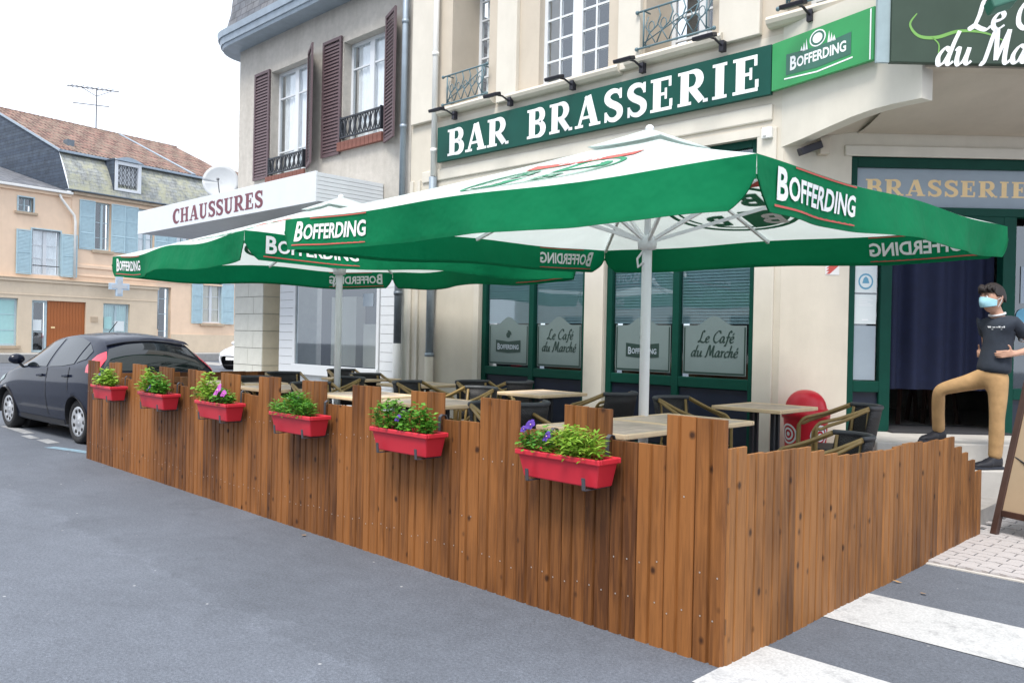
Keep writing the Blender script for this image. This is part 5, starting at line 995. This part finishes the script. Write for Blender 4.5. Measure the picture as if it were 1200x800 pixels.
# ------------------------------------------------------------------ parasols
def parasol(label, cx, cy, rot, s, ze, za, tilt, seed, slack):
    """white pyramid canopy with green lettered valances on a white pole"""
    P = place((cx, cy, 0), rot); t = thing('parasol', label, 'parasol', place((cx, cy, .145), rot), 'green and white beer parasols'); VD = .255
    rise = lambda x, y: tilt[0]*x+tilt[1]*y
    rnd = random.Random(seed); apex = Vector((0, 0, za))
    C4 = [(-s, -s), (s, -s), (s, s), (-s, s)]
    def canopy(k, r, q, lift=0):                      # r from apex to edge, q along the edge
        a, b = C4[k], C4[(k+1) % 4]; e = Vector((lerp(a[0], b[0], q), lerp(a[1], b[1], q), ze)); e.z += rise(e.x, e.y)
        p = apex.lerp(e, r); dip = -.045*math.sin(math.pi*min(1, r))*(1-.5*abs(2*q-1))*1.0-slack*r*math.sin(2*math.pi*q)**2
        p.z += dip+lift; return p
    def valance(k, q, d, off=0):
        a, b = C4[k], C4[(k+1) % 4]; n = Vector((b[1]-a[1], -(b[0]-a[0]), 0)).normalized(); e = Vector((lerp(a[0], b[0], q), lerp(a[1], b[1], q), ze)); e.z += rise(e.x, e.y)-slack*math.sin(2*math.pi*q)**2
        u = d/VD; ph = seed*1.7+k*2.1
        wv = u*(.045*math.sin(2*math.pi*1.3*q+ph)+.020*math.sin(2*math.pi*3.1*q+ph*1.7)+.007*math.sin(2*math.pi*8.3*q+ph*2.3))+.012*u*u
        gap = 1-math.exp(-((min(q, 1-q)*2*s/.10)**2)) # pulls in towards the open corner slit
        return e+n*(wv*gap+off+.01*u)+Vector((0, 0, -d))
    def vdepth(q):
        dist = min(q, 1-q)*2*s; return VD*(.46+.54*min(1, max(0, (dist-.015)/.12))**.6) if dist < .135 else VD
    for k in range(4):
        MB(P).grid(lambda u, v: canopy(k, .0+u, v), 14, 16).build('canopy_panel', M['canvasw'], t, smooth=True)
        g = MB(P); N = 90
        qs = [(i/N) for i in range(N+1)]; qs = sorted(set(qs+[i*.0022 for i in range(20)]+[1-i*.0022 for i in range(20)])); n = len(qs)
        vs = [valance(k, q, vdepth(q)*j/6) for q in qs for j in range(7)]; fs = [(i*7+j, (i+1)*7+j, (i+1)*7+j+1, i*7+j+1) for i in range(n-1) for j in range(6)]
        g.add(vs, [tuple(reversed(f)) for f in fs]); va = g.build('valance', M['canvasg'], t, smooth=True)
        hm = MB(P)
        for off in (.004, -.004):
            hm.add([valance(k, q, vdepth(q)-h, off) for q in qs for h in (.024, .0)], [(i*2, i*2+2, i*2+3, i*2+1) for i in range(n-1)])
        hm.build('hem', M['canvasg'], va, smooth=True)
        # printed brand word with two red lines, seen from both sides of the cloth
        word, W = beer_word(.128, .70); kx = .92/W; word = [[(x*kx, y) for x, y in q] for q in word]; lt = MB(P); W0 = .20/(2*s)
        for off in (.007, -.006):
            fv = lambda u, v, l: valance(k, W0+u/(2*s), VD*.72-v, off+l*.3*(1 if off > 0 else -1))
            put(lt, word, fv, 0)
            nl = 14
            for i in range(nl):
                u0, u1 = .0+i*.94/nl-.02, (i+1)*.94/nl-.02
                lt.add([fv(u0, -.040, 0), fv(u1, -.040, 0), fv(u1, -.040+.011*(1-i/nl*.5), 0), fv(u0, -.029, 0)], [(0, 1, 2, 3)], 1)
                if i > 2: lt.add([fv(u0, .169, 0), fv(u1, .169, 0), fv(u1, .178, 0), fv(u0, .178, 0)], [(0, 1, 2, 3)], 1)
        lt.build('lettering', [M['printw'], M['printr']], va)
        # round emblem printed on the panel
        em = MB(P)
        def fe(x, y, l):                               # x across, y towards the apex, metres on the panel
            r = 1-(.82+y)/(s*1.04); q = .5+x/(2*s*max(r, .05)); return r, q
        for lift in (.006, -.006):
            sg_ = 1 if lift > 0 else -1
            fm_ = lambda u, v, l: canopy(k, *fe(u, v, 0), lift+sg_*l)
            A, B = .66, .50; N = 40
            for r0, r1, mm in ((.93, 1.0, 2), (.80, .84, 2)):
                for i in range(N):
                    a0, a1 = 2*math.pi*i/N, 2*math.pi*(i+1)/N
                    if r0 < .9 and i % 10 in (4, 5): continue
                    em.add([fm_(A*r1*math.cos(a0), B*r1*math.sin(a0), 0), fm_(A*r1*math.cos(a1), B*r1*math.sin(a1), 0), fm_(A*r0*math.cos(a1), B*r0*math.sin(a1), 0), fm_(A*r0*math.cos(a0), B*r0*math.sin(a0), 0)], [(0, 1, 2, 3)], mm)
            def blk(x0, y0, x1, y1, mm, nn=6, lf=0):
                for i in range(nn):
                    xa, xb = lerp(x0, x1, i/nn), lerp(x0, x1, (i+1)/nn)
                    for j in range(2):
                        ya, yb = lerp(y0, y1, j/2), lerp(y0, y1, (j+1)/2); em.add([fm_(xa, ya, lf), fm_(xb, ya, lf), fm_(xb, yb, lf), fm_(xa, yb, lf)], [(0, 1, 2, 3)], mm)
            for i in range(14):                         # green quarters
                a0, a1 = math.pi+math.pi/2*i/14, math.pi+math.pi/2*(i+1)/14
                em.add([fm_(-.04, -.05, 0), fm_(A*.76*math.cos(a0)-.04, B*.76*math.sin(a0)-.05, 0), fm_(A*.76*math.cos(a1)-.04, B*.76*math.sin(a1)-.05, 0)], [(0, 1, 2)], 2)
                a0, a1 = math.pi/2*i/14, math.pi/2*(i+1)/14
                em.add([fm_(.05, .03, 0), fm_(A*.76*math.cos(a0)+.05, B*.66*math.sin(a0)+.03, 0), fm_(A*.76*math.cos(a1)+.05, B*.66*math.sin(a1)+.03, 0)], [(0, 1, 2)], 2)
            bw, bW = sans_tris('B', .22, 1.3, .035)
            for ox, oy, mm in ((-.42, -.34, 0), (.20, .08, 0), (-.40, .06, 2), (.14, -.32, 2)): put(em, [[(x+ox, y+oy) for x, y in q] for q in bw], lambda u, v, l: fm_(u, v, .002+l), mm)
            blk(-.52, .40, .52, .54, 1, 10, .001)
            dw, dW = sans_tris('DEPUIS', .09, 1.0, .02); put(em, [[(x-dW/2, y+.425) for x, y in q] for q in dw], lambda u, v, l: fm_(u, v, .003+l), 0)
        em.build('emblem', [M['printw'], M['printr'], M['printg']], t)
    # vent cap over the apex
    vc = MB(P)
    for k in range(4): vc.grid(lambda u, v: canopy(k, u*.17, v, .055-.02*u), 4, 8)
    vc.build('vent_cap', M['canvasw'], t, smooth=True, solid=.006)
    MB(P).ball((0, 0, za+.06), (.035, .035, .03), 10, 8).build('finial', M['alu'], t, smooth=True)
    zh = ze-.16
    MB(P).tube([(0, 0, .15), (0, 0, zh+.05)], .041, 16).build('pole', M['alu'], t, smooth=True)
    MB(P).lathe([(.042, zh-.06), (.075, zh-.05), (.08, zh+.02), (.05, zh+.06)], 16).build('hub', M['alu'], t, smooth=True); MB(P).tube([(0, 0, zh), (0, 0, za-.02)], .026, 10).build('upper_pole', M['alu'], t, smooth=True)
    MB(P).box(-.35, -.35, .147, .35, .35, .20).build('base', M['pavement'], t, bevel=.01)
    for k in range(4):
        e = canopy(k, .975, 0, -.03); a = Vector((0, 0, za-.07)); MB(P).bar(a, e, .028, .036).build('rib', M['alu'], t)
        m_ = a.lerp(e, .52); MB(P).bar((0, 0, zh), m_, .024, .028).build('strut', M['alu'], t); d = (m_-Vector((0, 0, zh))); MB(P).ball(m_, .024, 8, 6).build('joint', M['alu'], t)
        e = canopy(k, .98, .5, -.03); MB(P).bar(a, e, .024, .030).build('rib', M['alu'], t); m_ = a.lerp(e, .52); MB(P).bar((0, 0, zh), m_, .020, .024).build('strut', M['alu'], t)
    MB(P).tube([(0, -.03, zh-.05), (-.06, -.05, zh-.13), (-.05, -.05, zh-.2), (0, -.045, zh-.16)], .010, 6).build('handle', M['alu'], t)
    return t
parasol('nearer green and white beer parasol over the front tables', -2.00, 2.15, 0, 2.08, 2.46, 3.17, (-.012, .030), 1, .02)
parasol('farther green and white beer parasol near the parked car', -6.80, 2.40, R(-5), 2.08, 2.46, 3.15, (-.004, .020), 2, .045)

# ------------------------------------------------------------------ terrace furniture
FZ = .145; TH = .90
def table(x0, x1, y0, y1, label):
    cx, cy = (x0+x1)/2, (y0+y1)/2; t = thing('cafe_table', label, 'table', (cx, cy, FZ), 'terrace tables with tiled tops'); e = .035
    b = MB(); b.box(x0, y0, TH-.035, x1, y0+e, TH).box(x0, y1-e, TH-.035, x1, y1, TH).box(x0, y0+e, TH-.035, x0+e, y1-e, TH).box(x1-e, y0+e, TH-.035, x1, y1-e, TH); b.build('edge', M['tableedge'], t, bevel=.008)
    MB().box(x0+e, y0+e, TH-.03, x1-e, y1-e, TH-.004).build('tabletop', M['tabletop'], t)
    for dx in (-.11, .11):
        for dy in (-.045, .045): MB().box(cx+dx-.018, cy+dy-.018, FZ+.04, cx+dx+.018, cy+dy+.018, TH-.06).build('column', M['iron'], t)
    MB().box(cx-.24, cy-.10, TH-.06, cx+.24, cy+.10, TH-.036).build('bracket', M['iron'], t)
    for d in (-1, 1): MB().bar((cx+d*.11, cy-.30, FZ+.02), (cx+d*.11, cy+.30, FZ+.02), .05, .04).build('foot', M['iron'], t)
for a in ((-2.0, -1.22, .86, 1.66, 'front tiled table right behind the corner planks'), (-2.0, -1.20, 1.69, 2.50, 'tiled table joined behind the front corner one, right of the pole'), (-2.26, -1.55, 3.62, 4.40, 'tiled table in front of the red bin'), (-4.72, -4.02, 3.10, 3.90, 'tiled table before the first green shop window with chairs either side'),
          (-4.40, -3.52, 1.22, 1.98, 'tiled table behind the second flower box'), (-5.45, -4.62, 1.20, 1.96, 'tiled table behind the third flower box'), (-6.62, -5.90, 2.86, 3.68, 'tiled table before the zinc downpipe'), (-8.1, -7.3, 3.0, 3.8, 'tiled table farthest back under the shoe shop window'), (-6.9, -6.0, 1.05, 1.82, 'tiled table behind the fourth flower box'), (-7.95, -7.1, 1.1, 1.9, 'tiled table at the far end beside the dark fence')): table(*a)
def chair0(label):
    """bistro armchair: bamboo-coloured tubes, dark woven seat and curved woven back; faces local +y"""
    t = thing('bistro_chair', label, 'chair', IDM, 'bamboo tube bistro armchairs')
    hw = .27
    s = MB(); s.prism([(-.21, -.2), (.21, -.2), (.235, .22), (.15, .26), (-.15, .26), (-.235, .22)], lambda a, b: Vector((a, b, .41)), lambda a, b: Vector((a, b, .455))); s.build('seat', M['wicker'], t, bevel=.012)
    ang = [R(180+20+140*i/16) for i in range(17)]
    arc = lambda a, z, k=1.: Vector((.26*k*math.cos(a), -.02+.27*k*math.sin(a)-(z-.45)*.20, z))
    b = MB(); b.grid(lambda u, v: arc(R(205+130*u), .47+.33*v), 18, 4); b.build('backrest', M['wicker'], t, smooth=True, solid=.022)
    b = MB(); b.tube([arc(R(200+140*i/18), .815) for i in range(19)], .021, 8); b.build('top_wrap', M['charcoal'], t, smooth=True)
    for s_ in (-1, 1):
        for k in (0, 1):                              # twin bent tubes: arm running down into the front leg
            o = s_*(.005+.034*k); x = s_*hw+o-s_*.03; dz = -.012*k
            top = arc(R(200 if s_ < 0 else 340), .815); 
            pts = [top+Vector((s_*.0, .0, dz)), Vector((x, .02, .735+dz*2)), Vector((x, .16, .695+dz*3)), Vector((x, .225, .675+dz*4)), Vector((x, .268-.01*k, .625)), Vector((x, .285-.02*k, .54)), Vector((x, .29-.02*k, .0))]
            sp_ = [Vector(p) for p in pts]; cur = []
            for i in range(len(sp_)-1):
                for q in range(4):
                    tt = q/4; p0, p1, p2, p3 = sp_[max(i-1, 0)], sp_[i], sp_[i+1], sp_[min(i+2, len(sp_)-1)]
                    cur.append(.5*((2*p1)+(p2-p0)*tt+(2*p0-5*p1+4*p2-p3)*tt*tt+(3*p1-p0-3*p2+p3)*tt**3))
            cur.append(sp_[-1]); MB().tube(cur, .0155, 8).build('arm', M['bamboo'], t, smooth=True)
        MB().tube([(s_*.20, -.20, .80), (s_*.205, -.17, .45), (s_*.23, -.24, 0)], .0135, 8).build('leg', M['bamboo'], t, smooth=True)
        MB().tube([(s_*.235, .26, .40), (s_*.215, -.18, .40)], .011, 6).build('side_rail', M['bamboo'], t, smooth=True)
    MB().tube([(-.24, .262, .395), (.24, .262, .395)], .012, 6).build('front_rail', M['bamboo'], t, smooth=True)
    return t
CH = [(-1.16, 3.94, 130, 'bamboo armchair by the door wall, facing away from the steps'), (-.76, 2.74, 138, 'low armchair top showing just over the shorter fence'),
      (-2.29, 3.31, -92, 'armchair with round hoop back left of the red bin table'), (-3.42, 3.42, 92, 'armchair right of the window table, back to the pole'), (-5.28, 3.45, -95, 'hoop backed armchair left of the window table'), (-5.52, 2.72, -75, 'black chair half hidden left of the window table'),
      (-2.72, 1.32, -98, 'dark woven chair behind the nearest flower box'), (-3.02, 1.62, 92, 'dark chair between the front tables, near the second flower box'), (-7.28, 3.3, -92, 'hoop backed chair left of the downpipe table'), (-5.4, 3.95, 100, 'chair right of the downpipe table by the cream wall'),
      (-6.75, 2.35, 180, 'chair backing onto the farther parasol pole'), (-8.05, 2.45, -100, 'chair beside the dark end fence'), (-5.75, 1.5, -92, 'chair behind the third flower box'), (-7.1, 1.55, -88, 'chair behind the fifth flower box'), (-4.5, 2.45, 175, 'chair in the middle row between two tables'), (-8.6, 3.8, -90, 'farthest black chair under the shoe shop window')]
c_0 = chair0(CH[0][3])
for i, (x, y, a, l) in enumerate(CH):
    m_ = place((x, y, 0 if i == 1 else FZ), R(a))
    if i == 0: c_0.matrix_basis = m_
    else: copy_tree(c_0, m_, l)
bn = thing('waste_bin', 'red bin with domed lid and white swirls in front of the wall', 'bin', (-1.88, 4.84, FZ)); B0 = (-1.88, 4.84, FZ)
MB().lathe([(.165, .0), (.19, .03), (.205, .35), (.22, .60), (.23, .62)], 32, B0).build('drum', M['binred'], bn, smooth=True)
MB().lathe([(.238, .60), (.24, .655), (.215, .70)], 32, B0).build('lid_rim', M['binred'], bn, smooth=True)
MB().grid(lambda u, v: Vector(B0)+Vector((.205*math.cos(2*math.pi*u)*math.cos(v*math.pi/2)**.9, .205*math.sin(2*math.pi*u)*math.cos(v*math.pi/2)**.9, .69+.20*math.sin(v*math.pi/2))), 32, 8).build('lid', M['binred'], bn, smooth=True)
for a0 in (R(-116), R(-24)):
    t = MB()
    for r0, r1 in ((.085, .105), (.045, .065), (.0, .022)):
        for i in range(24):
            b0, b1 = 2*math.pi*i/24, 2*math.pi*(i+1)/24
            def P3(r, b): z = .44+r*math.sin(b); a = a0+r*math.cos(b)/.21; rr_ = .205+.015*(z-.35)/.25+.004; return Vector(B0)+Vector((rr_*math.cos(a), rr_*math.sin(a), z))
            t.add([P3(r1, b0), P3(r1, b1), P3(r0, b1), P3(r0, b0)], [(0, 1, 2, 3)])
    t.build('swirl', M['lettw'], bn)

# ------------------------------------------------------------------ folding pavement board
bp_ = Vector((.083, 4.04, .015)); a_ = R(66); h_ = (RGT*math.cos(a_)-FWD*math.sin(a_)); l_ = (FWD*math.cos(a_)+RGT*math.sin(a_))
sbd = thing('pavement_board', 'dark framed folding board on the paving at the right edge', 'signboard', Matrix.Translation(bp_))
Wd = .78; top_ = l_*.40+Vector((0, 0, 1.32))
for k, nm in ((0, 'leg'), (1, 'leg')): MB().bar(bp_+h_*Wd*k, bp_+h_*Wd*k+top_, .055, .04, up=l_).build(nm, M['darkwood'], sbd, bevel=.005)
for f in (.13, .985): MB().bar(bp_+top_*f+h_*.03, bp_+top_*f+h_*(Wd-.03), .05, .035, up=l_).build('rail', M['darkwood'], sbd, bevel=.004)
MB().bar(bp_+top_*.56+h_*.028, bp_+top_*.56+h_*(Wd-.028), .012, (top_.length)*.83, up=top_).build('panel', M['tanboard'], sbd)
bk = l_*.86
for k in (0, 1): MB().bar(bp_+bk+h_*Wd*k, bp_+top_+l_*.03+h_*Wd*k, .05, .035, up=l_).build('leg', M['darkwood'], sbd, bevel=.005)
MB().bar(bp_+bk*.5+top_*.35+h_*.02+l_*.06+Vector((0,0,.2)), bp_+bk*.5+top_*.35+h_*(Wd-.02)+l_*.06+Vector((0,0,.2)), .01, .9, up=top_-bk).build('back_panel', M['darkwood'], sbd)
MB().tube([bp_+top_*.47+h_*.02, bp_+top_*.42+h_*.2-l_*.03, bp_+top_*.44+h_*.5-l_*.03], .006, 5).build('chain', M['iron'], sbd)

# ------------------------------------------------------------------ person on the steps
def skin_mesh(name, nodes, edges, root, sub=2):
    names = list(nodes); me = bpy.data.meshes.new(name); me.from_pydata([Vector(nodes[n][0]) for n in names], [(names.index(a), names.index(b)) for a, b in edges], [])
    o = bpy.data.objects.new(name, me); COL.objects.link(o)
    md = o.modifiers.new('skin', 'SKIN'); md.use_smooth_shade = True
    for i, n in enumerate(names):
        r = nodes[n][1]; v = me.skin_vertices[0].data[i]; v.radius = (r, r) if isinstance(r, (int, float)) else r; v.use_root = n == root
    sb = o.modifiers.new('sub', 'SUBSURF'); sb.levels = sub; sb.render_levels = sub
    dg = bpy.context.evaluated_depsgraph_get(); r = bpy.data.meshes.new_from_object(o.evaluated_get(dg))
    vs = [v.co.copy() for v in r.vertices]; fs = [tuple(p.vertices) for p in r.polygons]
    bpy.data.objects.remove(o); bpy.data.meshes.remove(r); bpy.data.meshes.remove(me); return vs, fs
def chain(names): return list(zip(names, names[1:]))
PS = Matrix.Translation(Vector((0, 0, 0))) @ frame(at(4.43, 7.72, .388), RGT)
pn = thing('person', 'person in navy tee, tan trousers and blue mask, one foot on the step', 'person', PS)
HD = Vector((.022, -.02, 1.578)); HS = 1.12
fdir = Vector((-.97, -.24, -.05)).normalized(); fside = Vector((-fdir.y, fdir.x, 0)).normalized(); fup = fside.cross(fdir)*-1
if fup.z < 0: fup = -fup
def hp(f, s, u): return HD+(fdir*f+fside*s+fup*u)*HS     # forward, sideways, up
def head_fn(u, v):
    a = 2*math.pi*u; b = math.pi*(v-.5); f = math.cos(a)*math.cos(b); s = math.sin(a)*math.cos(b); w = math.sin(b)
    rf = .098 if f > 0 else .100; x = rf*f; y = .076*s; z = .120*w
    if w < 0: k = -w; y *= 1-.30*k; x *= (1-.10*k if f > 0 else 1-.42*k); x += .012*k
    if f > .5: x += .020*math.exp(-((s/.20)**2+((w+.12)/.20)**2))-.010*math.exp(-((abs(s)-.36)**2/.02+((w-.10)/.14)**2))+.004*math.exp(-(((w-.26)/.10)**2))
    return hp(x, y, z)
body = {'pel': ((.06, 0, .97), .08), 'sp': ((.075, 0, 1.10), .085), 'ch': ((.10, .0, 1.27), .09), 'nb': ((.085, 0, 1.41), .062), 'nk': ((.060, -.005, 1.475), .054), 'nt': ((.035, -.012, 1.54), .056),
 'shl': ((.19, -.14, 1.355), .055), 'ell': ((.405, -.04, 1.13), .040), 'frl': ((.30, -.115, 1.10), .038), 'wrl': ((.165, -.170, 1.075), .028), 'pal': ((.095, -.185, 1.070), (.020, .042)),
 'shr': ((.05, .13, 1.36), .052), 'elr': ((.16, .31, 1.15), .038), 'wrr': ((.10, .24, 1.07), .026), 'par': ((.035, .19, 1.065), (.018, .036))}
E_ = chain(['pel', 'sp', 'ch', 'nb', 'nk', 'nt'])+chain(['ch', 'shl', 'ell', 'frl', 'wrl', 'pal'])+chain(['ch', 'shr', 'elr', 'wrr', 'par'])
def fingers(tag_, base, dirv, across, up, L=.075):
    global E_
    for i in range(4):
        b = Vector(base)+across*(.018*(1.5-i)); l = L*(.88, 1.0, .95, .78)[i]
        body[f'{tag_}{i}a'] = (b, .0085); body[f'{tag_}{i}b'] = (b+dirv*l*.5+up*.006, .0085); body[f'{tag_}{i}c'] = (b+dirv*l*.80-up*.010, .0075); body[f'{tag_}{i}d'] = (b+dirv*l*.95-up*.028, .0065)
        E_ += [(('pal' if tag_ == 'fl_' else 'par'), f'{tag_}{i}a')]+chain([f'{tag_}{i}{c}' for c in 'abcd'])
    b = Vector(base)-dirv*.035+across*.035
    body[f'{tag_}ta'] = (b, .010); body[f'{tag_}tb'] = (b+across*.03+dirv*.012, .009); body[f'{tag_}tc'] = (b+across*.048+dirv*.032, .0075); E_ += [(('pal' if tag_ == 'fl_' else 'par'), f'{tag_}ta')]+chain([f'{tag_}t{c}' for c in 'abc'])
fingers('fl_', (.060, -.187, 1.068), Vector((-.96, .22, -.10)).normalized(), Vector((.05, -.1, 1)).normalized(), Vector((-.2, -.97, -.1)).normalized(), .095)
fingers('fr_', (.010, .166, 1.065), Vector((-.60, -.78, -.1)).normalized(), Vector((0, .1, 1)).normalized(), Vector((-.9, .35, 0)).normalized(), .075)
vs, fs = skin_mesh('body', body, E_, 'pel')
hm = MB(); hm.v = [Vector(v) for v in vs]; hm.f = list(fs); hm.m = [0]*len(fs); hm.M = PS
hm.grid(head_fn, 36, 26)
for s_ in (-1, 1): hm.ball(hp(-.012, s_*.076, .004), (.020, .012, .032), 10, 8)
bo = hm.build('body', M['skin'], pn, smooth=True)
rm_ = bo.modifiers.new('fuse', 'REMESH'); rm_.mode = 'VOXEL'; rm_.voxel_size = .0055; rm_.use_smooth_shade = True
def skinned(name, nodes, edges, root, m, extra=None, sub=2, par=None):
    vs, fs = skin_mesh(name, nodes, edges, root, sub); b = MB(PS); b.v = [Vector(v) for v in vs]; b.f = list(fs); b.m = [0]*len(fs); return b.build(name, m, par or pn, smooth=True)
tee = {'hem': ((.056, 0, .858), (.188, .150)), 'hm2': ((.062, 0, .95), (.180, .145)), 'wa': ((.080, 0, 1.08), (.160, .128)), 'ch': ((.100, .0, 1.25), (.155, .128)), 'up': ((.10, .0, 1.345), (.108, .098)), 'nb': ((.085, -.002, 1.415), .078),
 'shl': ((.175, -.130, 1.35), .070), 's1': ((.245, -.105, 1.28), .068), 's2': ((.295, -.085, 1.23), .068), 'shr': ((.05, .130, 1.35), .070), 'r1': ((.09, .20, 1.28), .068), 'r2': ((.115, .235, 1.23), .066)}
to = skinned('t_shirt', tee, chain(['hem', 'hm2', 'wa', 'ch', 'up', 'nb'])+chain(['up', 'shl', 's1', 's2'])+chain(['up', 'shr', 'r1', 'r2']), 'hem', M['tee'])
def ring(c, ax, r, t, m, name, par, sq=1.):
    ax = Vector(ax).normalized(); u = ax.cross(Vector((0, 1, .2))).normalized(); w = ax.cross(u); MB(PS).tube([Vector(c)+u*r*math.cos(q)+w*r*sq*math.sin(q) for q in [2*math.pi*i/20 for i in range(20)]], t, 6, closed=True).build(name, m, par, smooth=True)
ring((.300, -.083, 1.226), (.62, .24, -.75), .059, .011, M['trim'], 'sleeve_trim', to); ring((.078, -.004, 1.432), (-.25, -.10, 1), .066, .010, M['trim'], 'collar_trim', to)
from mathutils.bvhtree import BVHTree
bv = BVHTree.FromPolygons([v.co.copy() for v in to.data.vertices], [tuple(p.vertices) for p in to.data.polygons])
prn = MB(PS)
for x0, z0, w_, h_p in ((-.015, 1.305, .007, .014), (-.004, 1.305, .010, .009), (.010, 1.305, .006, .009), (.020, 1.305, .011, .014), (.036, 1.305, .009, .008), (.049, 1.305, .009, .014), (-.008, 1.288, .050, .004)):
    q = []
    for a, b in ((0, 0), (w_, 0), (w_, h_p), (0, h_p)):
        hit = bv.ray_cast(Vector((x0+a, -1, z0+b)), Vector((0, 1, 0)))[0]; q.append((hit if hit else Vector((x0+a, -.14, z0+b)))+Vector((-.002, -.004, 0)))
    prn.add(q, [(0, 1, 2, 3)])
prn.build('chest_print', M['trim'], to)
tr = {'wa': ((.058, 0, .95), (.125, .105)), 'pe': ((.055, 0, .86), (.135, .112)), 'hl': ((.068, -.06, .78), .095), 'tl': ((.066, -.068, .64), .082), 'kl': ((.058, -.072, .47), .067), 'cl': ((.062, -.065, .30), .069), 'al': ((.055, -.065, .15), .061), 'bl': ((.05, -.065, .085), .062),
 'hr': ((-.02, .07, .815), .096), 'tr': ((-.17, .16, .765), .076), 'kr': ((-.318, .25, .705), .066), 'cr': ((-.285, .32, .53), .061), 'ar': ((-.245, .38, .34), .060), 'br': ((-.235, .395, .285), .061)}
skinned('trousers', tr, chain(['wa', 'pe', 'hl', 'tl', 'kl', 'cl', 'al', 'bl'])+chain(['pe', 'hr', 'tr', 'kr', 'cr', 'ar', 'br']), 'pe', M['chino'])
def shoe(heel, yaw, z):
    S = PS @ Matrix.Translation((heel[0], heel[1], z)) @ Matrix.Rotation(yaw, 4, 'Z')   # toe along +x
    def fn(u, v):
        a = 2*math.pi*v; x = -.07+.30*u; w = .036+.013*math.sin(math.pi*min(1, u*1.15))+(.008 if .45 < u < .85 else 0); w *= 1 if u < .86 else math.sqrt(max(0, 1-((u-.86)/.14)**2))*.98+.02; w *= 1 if u > .08 else .55+.45*u/.08
        h = interp([(0, .095), (.12, .125), (.30, .120), (.42, .095), (.62, .066), (.85, .052), (1, .025)], u)[0]
        c, s = math.cos(a), math.sin(a); return Vector((x, w*abs(c)**.8*(1 if c > 0 else -1), h/2+h/2*abs(s)**.8*(1 if s > 0 else -1)+.012))
    o = MB(S).grid(fn, 24, 20).build('shoe', M['shoe'], pn, smooth=True, org=(0, 0, 0))
    MB(S).prism([(x-.0, y) for x, y in [(-.085, -.03), (-.06, -.042), (.05, -.046), (.15, -.052), (.21, -.042), (.24, -.015), (.24, .015), (.21, .042), (.15, .05), (.05, .045), (-.06, .042), (-.085, .03)]], lambda a, b: Vector((a, b, 0)), lambda a, b: Vector((a, b, .024))).build('sole', M['sole'], o, bevel=.006)
shoe((.055, -.062), R(192), 0.001); shoe((-.225, .405), R(196), .189)
hr = MB(PS)
def hair_fn(u, v):
    a = 2*math.pi*u; b = math.pi*.5*(1-v); f, s, w = math.cos(a)*math.cos(b), math.sin(a)*math.cos(b), math.sin(b)
    front = max(0, f); low = .40-.62*max(0, -f)-.30*abs(s)*(1 if f < .35 else .2); w2 = low+(1-low)*math.sin(b)
    k = math.sqrt(max(0, 1-min(1, abs(w2))**2)); l = math.hypot(f, s) or 1; f, s = f/l*k if l else 0, s/l*k
    n = .012*math.sin(a*9+v*4)*math.sin(v*7+a*3)
    g = 1.06+.04*(1-v)+n*1.6; return hp((.098 if f > 0 else .102)*f*g, .078*s*g*1.02, .122*w2*(1.05+n))
hr.grid(hair_fn, 44, 14)
for i in range(46):                                  # tufts of the fringe and crown
    q = random.uniform(-1.2, 1.2); p0 = hp(.095*math.cos(q)*.9, .075*math.sin(q), .085+random.uniform(0, .03)); p1 = hp(.112*math.cos(q), .085*math.sin(q), .052+random.uniform(-.01, .02)); hr.tube([p0, (p0+p1)/2+fdir*.010+fup*.006, p1], [.009, .008, .002], 5)
hr.build('hair', M['hair'], pn, smooth=True, solid=.006)
def mask_fn(u, v):
    q = R(-76+152*u); w = -.34+(v-.5)*.66*(.45+.55*math.cos(q))+.05*math.cos(q); bul = 1.10+.13*math.cos(q)**2*math.sin(math.pi*min(1, v*1.1)); b = w
    return hp(.098*math.cos(q)*bul*(1-.10*max(0, -b)), .076*math.sin(q)*1.05*(1-.18*max(0, -b)), .118*w+.010*math.cos(q)**2*v)
mo_ = MB(PS).grid(mask_fn, 26, 12).build('face_mask', M['mask'], pn, smooth=True, solid=.003)
for s_ in (-1, 1):
    for dz in (.0, -.06): MB(PS).tube([hp(.02, s_*.078, -.012+dz), hp(-.012, s_*.084, .006+dz*.35), hp(-.022, s_*.082, .012)], .0022, 5).build('ear_loop', M['trim'], mo_)
for s_ in (-1, 1):
    e = MB(PS).ball(hp(.083, s_*.030, .012), .011, 10, 8).build('eye', M['trim'], pn, smooth=True); MB(PS).ball(hp(.0915, s_*.030, .012), .0058, 8, 6).build('iris', M['eye'], e, smooth=True)
    MB(PS).tube([hp(.096, s_*.014, .032), hp(.095, s_*.03, .037), hp(.082, s_*.048, .032)], [.003, .004, .002], 6).build('eyebrow', M['hair'], pn, smooth=True)

# ------------------------------------------------------------------ the other side of the road (seen only mirrored in the glass)
oh = thing('road_house', 'beige house row with dark roof, seen only mirrored in the bar windows', 'building', (-8, -19, 0))
OM = frame((12, -19, 0), (-1, 0, 0)); hs = [(2+k*3.2, 3.2+k*3.2, z, z+1.7) for k in range(12) for z in (1.0, 4.3)]
mb = MB(OM); wall(mb, 0, 42, 0, 6.6, 0, .3, hs); mb.build('wall', M['beige'], oh)
MB(OM).prism([(-.4, 6.6), (4.5, 10.2), (9, 6.6)], lambda y, z: Vector((0, y, z)), lambda y, z: Vector((42, y, z))).build('roof', M['slategrey'], oh)
for a, b, c, d in hs: MB(OM).box(a, .12, c, b, .18, d).build('window', M['room'], oh, org=(a, 0, c))
